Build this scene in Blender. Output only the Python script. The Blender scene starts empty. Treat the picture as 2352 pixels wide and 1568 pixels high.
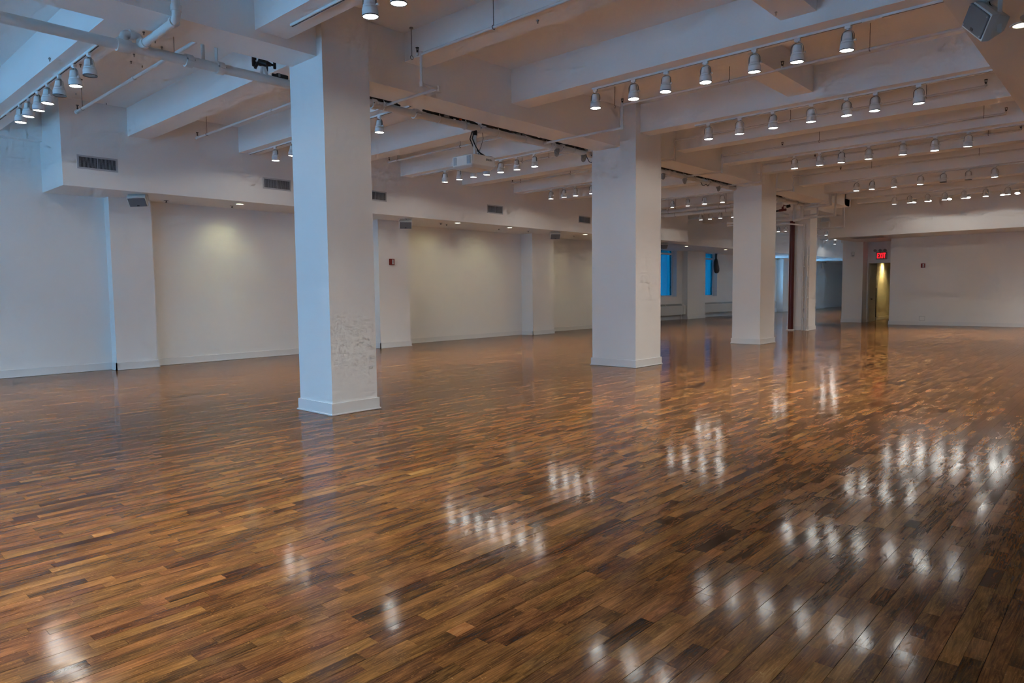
import bpy, math, random
import numpy as np
from mathutils import Vector, Matrix

random.seed(7)
rng = np.random.default_rng(11)
sc = bpy.context.scene
COL = sc.collection

# ------------------------------------------------------------------ camera
CAM_H = 1.28
FPX = 1584.54
YAW, PITCH, ROLL = math.radians(42.565), math.radians(-4.105), math.radians(-0.643)
def cam_axes():
    fw = Vector((-math.sin(YAW), math.cos(YAW), 0)); rt = Vector((math.cos(YAW), math.sin(YAW), 0)); up = Vector((0, 0, 1))
    f2 = fw * math.cos(PITCH) + up * math.sin(PITCH); u2 = up * math.cos(PITCH) - fw * math.sin(PITCH)
    return rt * math.cos(ROLL) + u2 * math.sin(ROLL), u2 * math.cos(ROLL) - rt * math.sin(ROLL), f2
CR, CU, CF = cam_axes()
cam_d = bpy.data.cameras.new('camera'); cam = bpy.data.objects.new('camera', cam_d); COL.objects.link(cam)
cam_d.sensor_fit = 'HORIZONTAL'; cam_d.sensor_width = 36.0; cam_d.lens = FPX * 36.0 / 2352.0
cam_d.clip_start = 0.05; cam_d.clip_end = 300
m = Matrix((CR, CU, -CF)).transposed().to_4x4(); m.translation = (0, 0, CAM_H)
cam.matrix_world = m
sc.camera = cam

# ------------------------------------------------------------------ world, exposure
W_COL, W_STR = (0.22, 0.58, 1.0), 6.2
w = bpy.data.worlds.new('dusk_sky'); sc.world = w; w.use_nodes = True
w.node_tree.nodes['Background'].inputs[0].default_value = (*W_COL, 1); w.node_tree.nodes['Background'].inputs[1].default_value = W_STR
TRACK_W, TRACK_COL = 95.0, (1.0, 0.995, 0.93)
DOWN_W, DOWN_COL = 23.0, (1.0, 0.98, 0.52)
HALL_COL = (1.0, 0.74, 0.28)
vs = sc.view_settings
vs.view_transform = 'Standard'; vs.look = 'None'; vs.gamma = 1.0; vs.exposure = 0.22; vs.use_curve_mapping = False
sc.cycles.use_denoising = True; sc.cycles.use_adaptive_sampling = True; sc.cycles.adaptive_threshold = 0.17; sc.cycles.adaptive_min_samples = 14
sc.cycles.max_bounces = 6; sc.cycles.diffuse_bounces = 4; sc.cycles.glossy_bounces = 3; sc.cycles.transmission_bounces = 3
sc.cycles.transparent_max_bounces = 4
sc.cycles.sample_clamp_indirect = 6.0; sc.cycles.caustics_reflective = True; sc.cycles.blur_glossy = 1.0; sc.cycles.caustics_refractive = False
sc.cycles.use_light_tree = False

# ------------------------------------------------------------------ materials
M = {}
def pmat(name, col, rough=0.5, metal=0.0, bump=0.0, bscale=60.0, var=0.0, spec=0.5, coat=0.0):
    mt = bpy.data.materials.new(name); mt.use_nodes = True
    nt = mt.node_tree; b = nt.nodes['Principled BSDF']
    b.inputs['Base Color'].default_value = (*col, 1); b.inputs['Roughness'].default_value = rough; b.inputs['Metallic'].default_value = metal
    b.inputs['Specular IOR Level'].default_value = spec; b.inputs['Coat Weight'].default_value = coat
    geo = nt.nodes.new('ShaderNodeNewGeometry')
    if var > 0:
        n = nt.nodes.new('ShaderNodeTexNoise'); n.inputs['Scale'].default_value = 1.7; n.inputs['Detail'].default_value = 3
        nt.links.new(geo.outputs['Position'], n.inputs['Vector'])
        mx = nt.nodes.new('ShaderNodeMix'); mx.data_type = 'RGBA'
        mx.inputs[6].default_value = (*[c * (1 - var) for c in col], 1); mx.inputs[7].default_value = (*[min(1, c * (1 + var)) for c in col], 1)
        nt.links.new(n.outputs['Fac'], mx.inputs[0]); nt.links.new(mx.outputs[2], b.inputs['Base Color'])
    if bump > 0:
        n2 = nt.nodes.new('ShaderNodeTexNoise'); n2.inputs['Scale'].default_value = bscale; n2.inputs['Detail'].default_value = 2
        nt.links.new(geo.outputs['Position'], n2.inputs['Vector'])
        bp = nt.nodes.new('ShaderNodeBump'); bp.inputs['Strength'].default_value = bump; bp.inputs['Distance'].default_value = 0.01
        nt.links.new(n2.outputs['Fac'], bp.inputs['Height']); nt.links.new(bp.outputs['Normal'], b.inputs['Normal'])
    M[name] = mt
    return mt
def emat(name, col, strength):
    mt = bpy.data.materials.new(name); mt.use_nodes = True; nt = mt.node_tree
    nt.nodes.remove(nt.nodes['Principled BSDF']); e = nt.nodes.new('ShaderNodeEmission')
    e.inputs[0].default_value = (*col, 1); e.inputs[1].default_value = strength
    nt.links.new(e.outputs[0], nt.nodes['Material Output'].inputs[0]); M[name] = mt
    return mt
pmat('wall_paint', (0.86, 0.85, 0.83), 0.55, bump=0.06, bscale=90, var=0.015)
pmat('ceiling_paint', (0.92, 0.915, 0.90), 0.6, bump=0.10, bscale=35, var=0.02)
pmat('trim_paint', (0.80, 0.80, 0.79), 0.35, var=0.01)
pmat('pipe_paint', (0.74, 0.72, 0.70), 0.4, bump=0.05, bscale=80)
pmat('lamp_white', (0.84, 0.86, 0.86), 0.4)
pmat('lamp_rim', (0.05, 0.06, 0.07), 0.35)
pmat('lamp_dark_glass', (0.12, 0.15, 0.18), 0.15)
pmat('yoke_metal', (0.30, 0.30, 0.29), 0.4)
pmat('slot_dark', (0.045, 0.05, 0.06), 0.6)
pmat('black_plastic', (0.012, 0.012, 0.013), 0.4)
pmat('black_cable', (0.014, 0.013, 0.013), 0.55)
pmat('brown_wrap', (0.10, 0.07, 0.05), 0.7, bump=0.3, bscale=50)
pmat('orange_tag', (0.55, 0.10, 0.02), 0.5)
pmat('foil_grey', (0.32, 0.32, 0.31), 0.35, bump=0.6, bscale=40, var=0.3)
pmat('speaker_white', (0.68, 0.67, 0.63), 0.5)
pmat('speaker_grille', (0.16, 0.165, 0.18), 0.6, bump=0.4, bscale=400)
pmat('vent_frame', (0.50, 0.50, 0.51), 0.45)
pmat('vent_slat', (0.30, 0.31, 0.33), 0.45)
pmat('vent_dark', (0.02, 0.022, 0.025), 0.8)
pmat('alarm_red', (0.24, 0.015, 0.012), 0.4)
pmat('alarm_lens', (0.72, 0.72, 0.70), 0.2)
pmat('riser_red', (0.085, 0.006, 0.006), 0.35, var=0.2)
pmat('valve_red', (0.16, 0.02, 0.015), 0.4)
pmat('bag_black', (0.012, 0.014, 0.018), 0.32, bump=0.5, bscale=14)
pmat('projector_body', (0.70, 0.70, 0.69), 0.4)
pmat('projector_vent', (0.30, 0.34, 0.40), 0.5)
pmat('letter_grey', (0.08, 0.08, 0.08), 0.5)
pmat('heater_white', (0.70, 0.69, 0.65), 0.45)
pmat('heater_grille', (0.34, 0.34, 0.32), 0.5)
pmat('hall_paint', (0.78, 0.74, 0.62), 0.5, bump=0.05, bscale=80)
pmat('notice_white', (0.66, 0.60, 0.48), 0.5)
pmat('notice_red', (0.50, 0.12, 0.05), 0.6)
pmat('guard_grey', (0.20, 0.20, 0.19), 0.4)
pmat('knob_dark', (0.03, 0.025, 0.02), 0.3, metal=0.6)
pmat('rod_metal', (0.28, 0.26, 0.25), 0.4, metal=0.3)
pmat('sprinkler_brass', (0.035, 0.03, 0.028), 0.4)
pmat('joint_dark', (0.012, 0.007, 0.005), 0.7)
pmat('sign_body', (0.35, 0.33, 0.30), 0.5)
pmat('outside_dark', (0.10, 0.12, 0.15), 0.9)
LENS_L, DLENS_L = 14.0, 14.0
emat('lens_glow', (1.0, 0.98, 0.95), LENS_L)
emat('downlight_glow', (1.0, 0.93, 0.60), DLENS_L)
emat('exit_glow', (1.0, 0.01, 0.02), 1.6)
emat('led_red', (1.0, 0.05, 0.03), 3.0)

def wood_material():
    mt = bpy.data.materials.new('oak_floor'); mt.use_nodes = True; nt = mt.node_tree; N = nt.nodes; L = nt.links
    b = N['Principled BSDF']
    geo = N.new('ShaderNodeNewGeometry'); at = N.new('ShaderNodeAttribute'); at.attribute_name = 'tone'
    sep = N.new('ShaderNodeSeparateColor'); L.new(at.outputs['Color'], sep.inputs[0])
    off = N.new('ShaderNodeCombineXYZ'); mul = N.new('ShaderNodeMath'); mul.operation = 'MULTIPLY'; mul.inputs[1].default_value = 37.0
    L.new(sep.outputs[2], mul.inputs[0]); L.new(mul.outputs[0], off.inputs[0]); L.new(mul.outputs[0], off.inputs[1]); L.new(mul.outputs[0], off.inputs[2])
    add = N.new('ShaderNodeVectorMath'); add.operation = 'ADD'; L.new(geo.outputs['Position'], add.inputs[0]); L.new(off.outputs[0], add.inputs[1])
    def scaled(sx, sy):
        v = N.new('ShaderNodeVectorMath'); v.operation = 'MULTIPLY'; v.inputs[1].default_value = (sx, sy, 1); L.new(add.outputs[0], v.inputs[0]); return v
    def noise(vec, s, det, rough=0.5, dist=0.0):
        n = N.new('ShaderNodeTexNoise'); n.inputs['Scale'].default_value = s; n.inputs['Detail'].default_value = det
        n.inputs['Roughness'].default_value = rough; n.inputs['Distortion'].default_value = dist; L.new(vec.outputs[0], n.inputs['Vector']); return n
    fine = noise(scaled(150, 7), 1.0, 4, 0.65)                 # pores and fine grain
    mid = noise(scaled(26, 2.2), 1.0, 3, 0.55, 0.6)             # cathedral bands
    ring = N.new('ShaderNodeMath'); ring.operation = 'MULTIPLY'; ring.inputs[1].default_value = 9.0; L.new(mid.outputs['Fac'], ring.inputs[0])
    fr = N.new('ShaderNodeMath'); fr.operation = 'PINGPONG'; fr.inputs[1].default_value = 0.5; L.new(ring.outputs[0], fr.inputs[0])
    blot = noise(scaled(9, 2.6), 1.0, 2, 0.5, 0.4)               # dark stain pockets along a strip
    fleck = noise(scaled(55, 60), 1.0, 3, 0.6, 1.5)              # ray flecks
    def math1(op, a, bv, c=None):
        n = N.new('ShaderNodeMath'); n.operation = op
        if hasattr(a, 'links'): L.new(a, n.inputs[0])
        else: n.inputs[0].default_value = a
        if hasattr(bv, 'links'): L.new(bv, n.inputs[1])
        else: n.inputs[1].default_value = bv
        if c is not None: n.inputs[2].default_value = c
        return n.outputs[0]
    # value = tone + contributions
    v = math1('MULTIPLY_ADD', fine.outputs['Fac'], 0.55, -0.275)
    v = math1('ADD', v, math1('MULTIPLY_ADD', fr.outputs[0], 0.34, -0.085))
    v = math1('ADD', v, math1('MULTIPLY_ADD', blot.outputs['Fac'], 0.9, -0.45))
    fl = math1('MULTIPLY', math1('MAXIMUM', math1('SUBTRACT', fleck.outputs['Fac'], 0.60), 0.0), 2.2)
    v = math1('ADD', v, fl)
    v = math1('ADD', v, sep.outputs[0])
    ramp = N.new('ShaderNodeValToRGB'); L.new(v, ramp.inputs[0]); cr = ramp.color_ramp
    cr.elements[0].position = 0.05; cr.elements[0].color = (0.020, 0.010, 0.006, 1)
    cr.elements[1].position = 1.0; cr.elements[1].color = (0.47, 0.25, 0.085, 1)
    for p, c in ((0.30, (0.085, 0.037, 0.013, 1)), (0.52, (0.205, 0.090, 0.025, 1)), (0.75, (0.34, 0.155, 0.040, 1))):
        e = cr.elements.new(p); e.color = c
    hue = N.new('ShaderNodeHueSaturation'); L.new(ramp.outputs[0], hue.inputs['Color'])
    L.new(math1('MULTIPLY_ADD', sep.outputs[1], 0.016, 0.487), hue.inputs['Hue']); hue.inputs['Saturation'].default_value = 1.0
    L.new(hue.outputs[0], b.inputs['Base Color'])
    bp = N.new('ShaderNodeBump'); bp.inputs['Strength'].default_value = 0.10; bp.inputs['Distance'].default_value = 0.002
    wav = noise(scaled(14, 5), 1.0, 3, 0.6); bh = math1('ADD', math1('MULTIPLY', fine.outputs['Fac'], 0.35), math1('MULTIPLY', wav.outputs['Fac'], 0.9))
    L.new(bh, bp.inputs['Height']); L.new(bp.outputs[0], b.inputs['Normal'])
    b.inputs['Roughness'].default_value = 0.26
    L.new(math1('MULTIPLY_ADD', blot.outputs['Fac'], 0.10, 0.065), b.inputs['Roughness'])
    b.inputs['Specular IOR Level'].default_value = 0.0
    gl = N.new('ShaderNodeBsdfGlossy'); gl.inputs['Color'].default_value = (1, 1, 1, 1); L.new(bp.outputs[0], gl.inputs['Normal'])
    L.new(b.inputs['Roughness'].links[0].from_socket, gl.inputs['Roughness'])
    fs = N.new('ShaderNodeFresnel'); fs.inputs['IOR'].default_value = 1.48; L.new(bp.outputs[0], fs.inputs['Normal'])
    ms = N.new('ShaderNodeMixShader'); L.new(math1('MULTIPLY', fs.outputs[0], 0.66), ms.inputs[0]); L.new(b.outputs[0], ms.inputs[1]); L.new(gl.outputs[0], ms.inputs[2])
    L.new(ms.outputs[0], N['Material Output'].inputs[0])
    M['oak_floor'] = mt
wood_material()

def window_glass():
    mt = bpy.data.materials.new('blue_window_glass'); mt.use_nodes = True; nt = mt.node_tree; N = nt.nodes; L = nt.links
    N.remove(N['Principled BSDF'])
    geo = N.new('ShaderNodeNewGeometry'); v = N.new('ShaderNodeVectorMath'); v.operation = 'MULTIPLY'; v.inputs[1].default_value = (3, 9, 0.8)
    L.new(geo.outputs['Position'], v.inputs[0]); n = N.new('ShaderNodeTexNoise'); n.inputs['Scale'].default_value = 1.0; n.inputs['Detail'].default_value = 4; n.inputs['Distortion'].default_value = 1.2
    L.new(v.outputs[0], n.inputs['Vector'])
    r = N.new('ShaderNodeValToRGB'); L.new(n.outputs['Fac'], r.inputs[0])
    r.color_ramp.elements[0].position = 0.3; r.color_ramp.elements[0].color = (0.015, 0.135, 0.175, 1)
    r.color_ramp.elements[1].position = 0.75; r.color_ramp.elements[1].color = (0.04, 0.22, 0.26, 1)
    t = N.new('ShaderNodeBsdfTransparent'); L.new(r.outputs[0], t.inputs[0])
    g = N.new('ShaderNodeBsdfGlossy'); g.inputs['Roughness'].default_value = 0.08
    mx = N.new('ShaderNodeMixShader'); mx.inputs[0].default_value = 0.05; L.new(t.outputs[0], mx.inputs[1]); L.new(g.outputs[0], mx.inputs[2])
    L.new(mx.outputs[0], N['Material Output'].inputs[0]); M['blue_window_glass'] = mt
    mt2 = bpy.data.materials.new('clear_window_glass'); mt2.use_nodes = True; nt = mt2.node_tree
    nt.nodes.remove(nt.nodes['Principled BSDF']); t = nt.nodes.new('ShaderNodeBsdfTransparent'); t.inputs[0].default_value = (0.92, 0.95, 0.97, 1)
    nt.links.new(t.outputs[0], nt.nodes['Material Output'].inputs[0]); M['clear_window_glass'] = mt2
window_glass()

# ------------------------------------------------------------------ mesh helpers
def basis(d):
    d = Vector(d).normalized(); a = Vector((0, 0, 1)) if abs(d.z) < 0.9 else Vector((1, 0, 0))
    u = d.cross(a).normalized(); return u, d.cross(u).normalized()
class MB:
    def __init__(s): s.v = []; s.f = []; s.sm = []
    def add(s, vs_, fs, smooth=False):
        o = len(s.v); s.v += [tuple(p) for p in vs_]; s.f += [[i + o for i in f] for f in fs]; s.sm += [smooth] * len(fs); return s
    def box(s, x0, x1, y0, y1, z0, z1):
        x0, x1 = min(x0, x1), max(x0, x1); y0, y1 = min(y0, y1), max(y0, y1); z0, z1 = min(z0, z1), max(z0, z1)
        return s.add([(x0, y0, z0), (x1, y0, z0), (x1, y1, z0), (x0, y1, z0), (x0, y0, z1), (x1, y0, z1), (x1, y1, z1), (x0, y1, z1)],
                     [(0, 3, 2, 1), (4, 5, 6, 7), (0, 1, 5, 4), (1, 2, 6, 5), (2, 3, 7, 6), (3, 0, 4, 7)])
    def bev(s, x0, x1, y0, y1, z0, z1, c=0.01):
        # box whose vertical edges and top/bottom rims are chamfered
        pr = [(x0 + c, y0), (x1 - c, y0), (x1, y0 + c), (x1, y1 - c), (x1 - c, y1), (x0 + c, y1), (x0, y1 - c), (x0, y0 + c)]
        cx, cy = (x0 + x1) / 2, (y0 + y1) / 2; kx, ky = 1 - 2 * c / (x1 - x0), 1 - 2 * c / (y1 - y0)
        ins = [(cx + (x - cx) * kx, cy + (y - cy) * ky) for x, y in pr]
        vv = [(x, y, z0) for x, y in ins] + [(x, y, z0 + c) for x, y in pr] + [(x, y, z1 - c) for x, y in pr] + [(x, y, z1) for x, y in ins]
        ff = [tuple(reversed(range(8))), tuple(range(24, 32))]
        for k in range(3):
            for i in range(8): j = (i + 1) % 8; ff.append((k * 8 + i, k * 8 + j, k * 8 + 8 + j, k * 8 + 8 + i))
        return s.add(vv, ff)
    def cyl(s, p0, p1, r0, r1=None, n=12, caps=True, smooth=True):
        r1 = r0 if r1 is None else r1; p0, p1 = Vector(p0), Vector(p1); u, w_ = basis(p1 - p0)
        a = [p0 + (u * math.cos(2 * math.pi * i / n) + w_ * math.sin(2 * math.pi * i / n)) * r0 for i in range(n)]
        b = [p1 + (u * math.cos(2 * math.pi * i / n) + w_ * math.sin(2 * math.pi * i / n)) * r1 for i in range(n)]
        s.add(a + b, [(i, (i + 1) % n, n + (i + 1) % n, n + i) for i in range(n)], smooth)
        if caps: s.add(a, [tuple(reversed(range(n)))]); s.add(b, [tuple(range(n))])
        return s
    def tube(s, pts, r, n=8, smooth=True, caps=True):
        pts = [Vector(p) for p in pts]; rings = []; u = None
        for i, p in enumerate(pts):
            d = (pts[min(i + 1, len(pts) - 1)] - pts[max(i - 1, 0)]).normalized()
            if u is None: u, w_ = basis(d)
            else:
                u = (u - d * u.dot(d)); u = u.normalized() if u.length > 1e-6 else basis(d)[0]
                w_ = d.cross(u)
            w_ = d.cross(u).normalized()
            rr = r[i] if isinstance(r, (list, tuple)) else r
            rings.append([p + (u * math.cos(2 * math.pi * k / n) + w_ * math.sin(2 * math.pi * k / n)) * rr for k in range(n)])
        vv = [q for g in rings for q in g]; ff = []
        for i in range(len(rings) - 1):
            for k in range(n): k2 = (k + 1) % n; ff.append((i * n + k, i * n + k2, (i + 1) * n + k2, (i + 1) * n + k))
        s.add(vv, ff, smooth)
        if caps: s.add(rings[0], [tuple(reversed(range(n)))]); s.add(rings[-1], [tuple(range(n))])
        return s
    def lathe(s, prof, n=20, axis_o=(0, 0, 0), smooth=True, capb=False, capt=False):
        ox, oy, oz = axis_o; vv = []
        for r, z in prof: vv += [(ox + r * math.cos(2 * math.pi * k / n), oy + r * math.sin(2 * math.pi * k / n), oz + z) for k in range(n)]
        ff = []
        for i in range(len(prof) - 1):
            for k in range(n): k2 = (k + 1) % n; ff.append((i * n + k, i * n + k2, (i + 1) * n + k2, (i + 1) * n + k))
        s.add(vv, ff, smooth)
        if capb: s.add(vv[:n], [tuple(reversed(range(n)))])
        if capt: s.add(vv[-n:], [tuple(range(n))])
        return s
    def prism(s, poly, d0, d1, to3):
        n = len(poly); a = [to3(x, y, d0) for x, y in poly]; b = [to3(x, y, d1) for x, y in poly]
        return s.add(a + b, [tuple(reversed(range(n))), tuple(range(n, 2 * n))] + [(i, (i + 1) % n, n + (i + 1) % n, n + i) for i in range(n)])
    def build(s, name, mat, parent=None, local=False):
        me = bpy.data.meshes.new(name)
        off = Vector((0, 0, 0)); p_ = None if local else parent
        while p_ is not None: off = off + p_.location; p_ = p_.parent
        me.from_pydata([(x - off[0], y - off[1], z - off[2]) for x, y, z in s.v], [], s.f)
        me.polygons.foreach_set('use_smooth', s.sm); me.update()
        me.materials.append(M[mat] if isinstance(mat, str) else mat)
        o = bpy.data.objects.new(name, me); COL.objects.link(o)
        if parent is not None: o.parent = parent
        return o
def fixn(o):
    import bmesh
    b = bmesh.new(); b.from_mesh(o.data); bmesh.ops.recalc_face_normals(b, faces=b.faces); b.to_mesh(o.data); b.free(); return o
def tag(o, label=None, cat=None, group=None, kind=None):
    if label: o['label'] = label
    if cat: o['category'] = cat
    if group: o['group'] = group
    if kind: o['kind'] = kind
    return o
def empty(name, loc, label=None, cat=None, group=None, kind=None):
    e = bpy.data.objects.new(name, None); COL.objects.link(e); e.location = loc; e.empty_display_size = 0.1
    return tag(e, label, cat, group, kind)
def copy_tree(o, parent=None):
    c = o.copy(); COL.objects.link(c); c.parent = parent
    for ch in o.children: copy_tree(ch, c)
    return c
def elbow(c, d0, d1, r, n=6):
    """arc of points turning from direction d0 into d1 around corner c"""
    c, d0, d1 = Vector(c), Vector(d0).normalized(), Vector(d1).normalized()
    a = c - d0 * r; out = []
    for i in range(n + 1):
        t = i / n * math.pi / 2
        out.append(a + d0 * r * math.sin(t) + d1 * r * (1 - math.cos(t)))
    return out
def path(pts, r):
    """polyline with rounded corners"""
    pts = [Vector(p) for p in pts]; out = [pts[0]]
    for i in range(1, len(pts) - 1):
        d0 = (pts[i] - pts[i - 1]); d1 = (pts[i + 1] - pts[i]); rr = min(r, d0.length * 0.45, d1.length * 0.45)
        a = pts[i] - d0.normalized() * rr; b = pts[i] + d1.normalized() * rr
        for k in range(6):
            t = k / 5; out.append(a * (1 - t) ** 2 + pts[i] * 2 * t * (1 - t) + b * t * t)
    out.append(pts[-1]); return out
ORD = ['first', 'second', 'third', 'fourth', 'fifth', 'sixth', 'seventh', 'eighth', 'ninth', 'tenth']

# ================================================================== SETTING
SLAB = 4.30; SOF = 2.98; XL = -13.34; YB = -4.0; YE = 54.0; XR = 4.5
# ---- floor
floor = MB().box(-17.0, XR, YB, YE, -0.20, -0.004).build('floor', 'joint_dark'); tag(floor, kind='structure')
def strips():
    BW, SW = 0.124, 0.062
    X0, X1 = -15.98, 2.2
    recs = []
    nb = int((X1 - X0) / BW)
    for bi in range(nb):
        for si in range(2):
            xa = X0 + bi * BW + si * SW + (0.0009 if si == 0 else 0.0002); xb = X0 + bi * BW + (si + 1) * SW - (0.0002 if si == 0 else 0.0009)
            xm = (xa + xb) / 2
            ya = -1.2 if xm > -14 else 18.0
            yend = 54.0 if xm < -8.5 else (32.9 if xm < -6.6 else 26.7)
            y = ya - rng.random() * 0.4
            while y < yend:
                ln = float(np.clip(rng.gamma(3.0, 0.13), 0.10, 0.85))
                if y > 14: ln *= 1.6
                y1 = min(y + ln, yend)
                recs.append((xa, xb, y + 0.0003, y1 - 0.0003)); y = y1
    return recs
recs = np.array(strips())
tone = np.empty((len(recs), 3))
tone[:, 0] = np.clip(0.445 + rng.normal(0, 0.055, len(recs)) - (rng.random(len(recs)) < 0.07) * rng.uniform(0.08, 0.20, len(recs)) + (rng.random(len(recs)) < 0.05) * rng.uniform(0.08, 0.16, len(recs)), 0.10, 0.95)
tone[:, 1] = rng.random(len(recs)); tone[:, 2] = rng.random(len(recs))
zt = rng.uniform(-0.00022, 0.00022, (len(recs), 4))
# size in the picture: the 300 strips that show largest become parts of their own
def project(x, y, z):
    P = np.stack([x, y, z - CAM_H], -1); R_, U_, F_ = (np.array(a) for a in (CR, CU, CF))
    d = P @ F_; d = np.where(d < 0.05, np.nan, d)
    return 1176 + FPX * (P @ R_) / d, 784 - FPX * (P @ U_) / d
cx = np.stack([recs[:, 0], recs[:, 1], recs[:, 1], recs[:, 0]], 1); cy = np.stack([recs[:, 2], recs[:, 2], recs[:, 3], recs[:, 3]], 1)
px, py = project(cx, cy, np.zeros_like(cx))
inside = np.all((px > -20) & (px < 2372) & (py > 0) & (py < 1588), axis=1)
area = 0.5 * np.abs((px[:, 2] - px[:, 0]) * (py[:, 3] - py[:, 1]) - (px[:, 3] - px[:, 1]) * (py[:, 2] - py[:, 0]))
area[~inside] = 0; area = np.nan_to_num(area)
order = np.argsort(-area); near = set(order[:300].tolist())
def strip_mesh(name, idx):
    k = len(idx); r = recs[idx]; X = cx[idx]; Y = cy[idx]; Z = zt[idx]
    V = np.zeros((k, 8, 3)); V[:, :4, 0] = X; V[:, :4, 1] = Y; V[:, :4, 2] = Z; V[:, 4:, 0] = X; V[:, 4:, 1] = Y; V[:, 4:, 2] = -0.0045
    fq = np.array([(0, 1, 2, 3), (4, 5, 1, 0), (5, 6, 2, 1), (6, 7, 3, 2), (7, 4, 0, 3)])
    Fc = (fq[None] + (np.arange(k) * 8)[:, None, None]).reshape(-1)
    me = bpy.data.meshes.new(name); me.vertices.add(k * 8); me.vertices.foreach_set('co', V.reshape(-1))
    me.loops.add(len(Fc)); me.loops.foreach_set('vertex_index', Fc.astype(np.int32))
    npoly = k * 5; me.polygons.add(npoly); me.polygons.foreach_set('loop_start', np.arange(npoly, dtype=np.int32) * 4)
    me.update(calc_edges=True); me.shade_flat()
    a = me.attributes.new('tone', 'FLOAT_COLOR', 'POINT')
    c = np.ones((k, 8, 4)); c[:, :, :3] = tone[idx][:, None, :]; a.data.foreach_set('color', c.reshape(-1).astype(np.float32))
    me.materials.append(M['oak_floor']); return me
for i in sorted(near):
    o = bpy.data.objects.new('plank', strip_mesh('plank', np.array([i]))); COL.objects.link(o); o.parent = floor
rest = np.array([i for i in range(len(recs)) if i not in near])
o = bpy.data.objects.new('plank_field', strip_mesh('plank_field', rest)); COL.objects.link(o); o.parent = floor; o['kind'] = 'stuff'

# ---- ceiling slab, beams, girders, soffits
ceil = MB().box(-17.0, XR, YB, YE, SLAB, SLAB + 0.2).build('ceiling', 'ceiling_paint'); tag(ceil, kind='structure')
def beam(x0, x1, y0, y1, z, name='beam'):
    return MB().box(x0, x1, y0, y1, z, SLAB + 0.02).build(name, 'ceiling_paint', ceil)
GL, GR = -6.99, -6.50
SXL = -12.21
for yc in (-3.05, -1.2, 0.65, 2.50): beam(XL - 0.2, -6.80, yc - 0.17, yc + 0.17, 3.85)
for yc in (4.355, 6.21, 8.06, 9.90, 11.75, 13.60, 15.50, 17.51, 19.40, 21.35): beam(SXL - 0.05, GL + 0.05, yc - 0.17, yc + 0.17, 3.85)
for yc in (23.3, 25.2, 28.2, 31.6, 35.0, 38.4, 41.8, 45.2, 48.6): beam(-12.9, -8.3 if yc > 24 else GL, yc - 0.17, yc + 0.17, 3.85)
for yc in (-3.2, -1.4, 0.40): beam(-6.45, -1.1, yc - 0.17, yc + 0.17, 3.80)
for y0, y1, z in ((3.36, 3.70, 3.80), (5.28, 5.60, 3.98), (7.12, 7.47, 3.85), (9.90, 10.20, 3.85), (11.63, 11.95, 3.85), (13.50, 13.86, 3.85),
                  (15.20, 15.50, 3.85), (17.73, 18.07, 3.85), (19.60, 19.92, 3.85), (21.36, 21.70, 3.85), (22.74, 22.95, 3.85)):
    beam(-6.60, -1.0, y0, y1, z)
beam(-2.82, -2.47, 5.55, 7.15, 3.97, 'cross_beam'); beam(-3.80, -3.46, 7.44, 9.93, 3.955, 'cross_beam'); beam(-2.0, -1.66, 3.65, 5.33, 3.97, 'cross_beam')
beam(-6.86, -6.37, YB, 4.05, 3.715, 'girder'); beam(GL, GR, 4.55, 9.80, 3.65, 'girder'); beam(GL, GR, 10.5, 15.65, 3.65, 'girder'); beam(GL, GR, 16.4, 21.75, 3.65, 'girder')
beam(-8.20, -7.60, 22.3, YE, 3.70, 'girder'); beam(-8.15, -6.50, 21.30, 21.80, 3.66, 'girder')
beam(XL - 0.2, XL + 0.17, YB, 3.26, 3.78, 'edge_beam')
def soffit(x0, x1, y0, y1, z): return MB().box(x0, x1, y0, y1, z, SLAB + 0.03).build('soffit', 'wall_paint', ceil)
soffit(-14.3, SXL, 3.24, 22.70, SOF); soffit(-17, -12.85, 22.70, YE, SOF)
soffit(-1.17, XR + 0.1, YB, 24.75, 3.35); soffit(-8.02, XR + 0.1, 24.70, 30, SOF)
# little screws, hooks and eye bolts left in the ceiling
for x, y, z in ((-8.82, 2.28, 3.85), (-8.59, 3.17, SLAB), (-8.77, 3.36, SLAB), (-8.94, 3.50, SLAB), (-9.45, 3.36, SLAB), (-9.76, 3.43, SLAB), (-8.81, 2.57, 3.85), (-4.58, 5.42, 3.98), (-2.765, 6.863, 3.97)):
    MB().cyl((x, y, z + 0.01), (x, y, z - 0.035), 0.006, n=6).cyl((x, y, z - 0.012), (x, y, z), 0.013, n=6).build('hook', 'yoke_metal', ceil)
for x, y in ((-9.83, 3.59), (-11.83, 3.37), (-12.1, 3.86)):
    MB().tube([(x + 0.012 * math.cos(a), y, SLAB - 0.018 + 0.012 * math.sin(a)) for a in np.linspace(0, 6.2, 10)], 0.004, n=5).build('eye_bolt', 'yoke_metal', ceil)

# ---- walls
T = 0.35
def wallmesh(name, boxes, mat='wall_paint'):
    mb = MB()
    for b_ in boxes: mb.box(*b_)
    return tag(mb.build(name, mat), kind='structure')
HT = SLAB + 0.03
W1 = (24.20, 27.00); W2 = (29.95, 31.15); W3 = (35.6, 38.3); W4 = (41.0, 44.4)
left_segs = [(XL, YB, 4.16), (XL, 4.70, 9.76), (-13.73, 10.55, 15.42), (-13.96, 16.3, 22.85)]
boxes = [(x - T, x, a - 0.1, b_ + 0.1, 0, HT) for x, a, b_ in left_segs]
boxes[0] = (XL - T, XL, YB - T, 4.30, 0, HT)
boxes += [(XL - T - .5, XL - 0.05, 9.6, 10.7, 0, HT)]
def wall_with_window(xf, ya, yb, win, sill, top=3.05):
    return [(xf - T, xf, ya, win[0], 0, HT), (xf - T, xf, win[1], yb, 0, HT), (xf - T, xf, win[0], win[1], 0, sill), (xf - T, xf, win[0], win[1], top, HT)]
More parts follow.
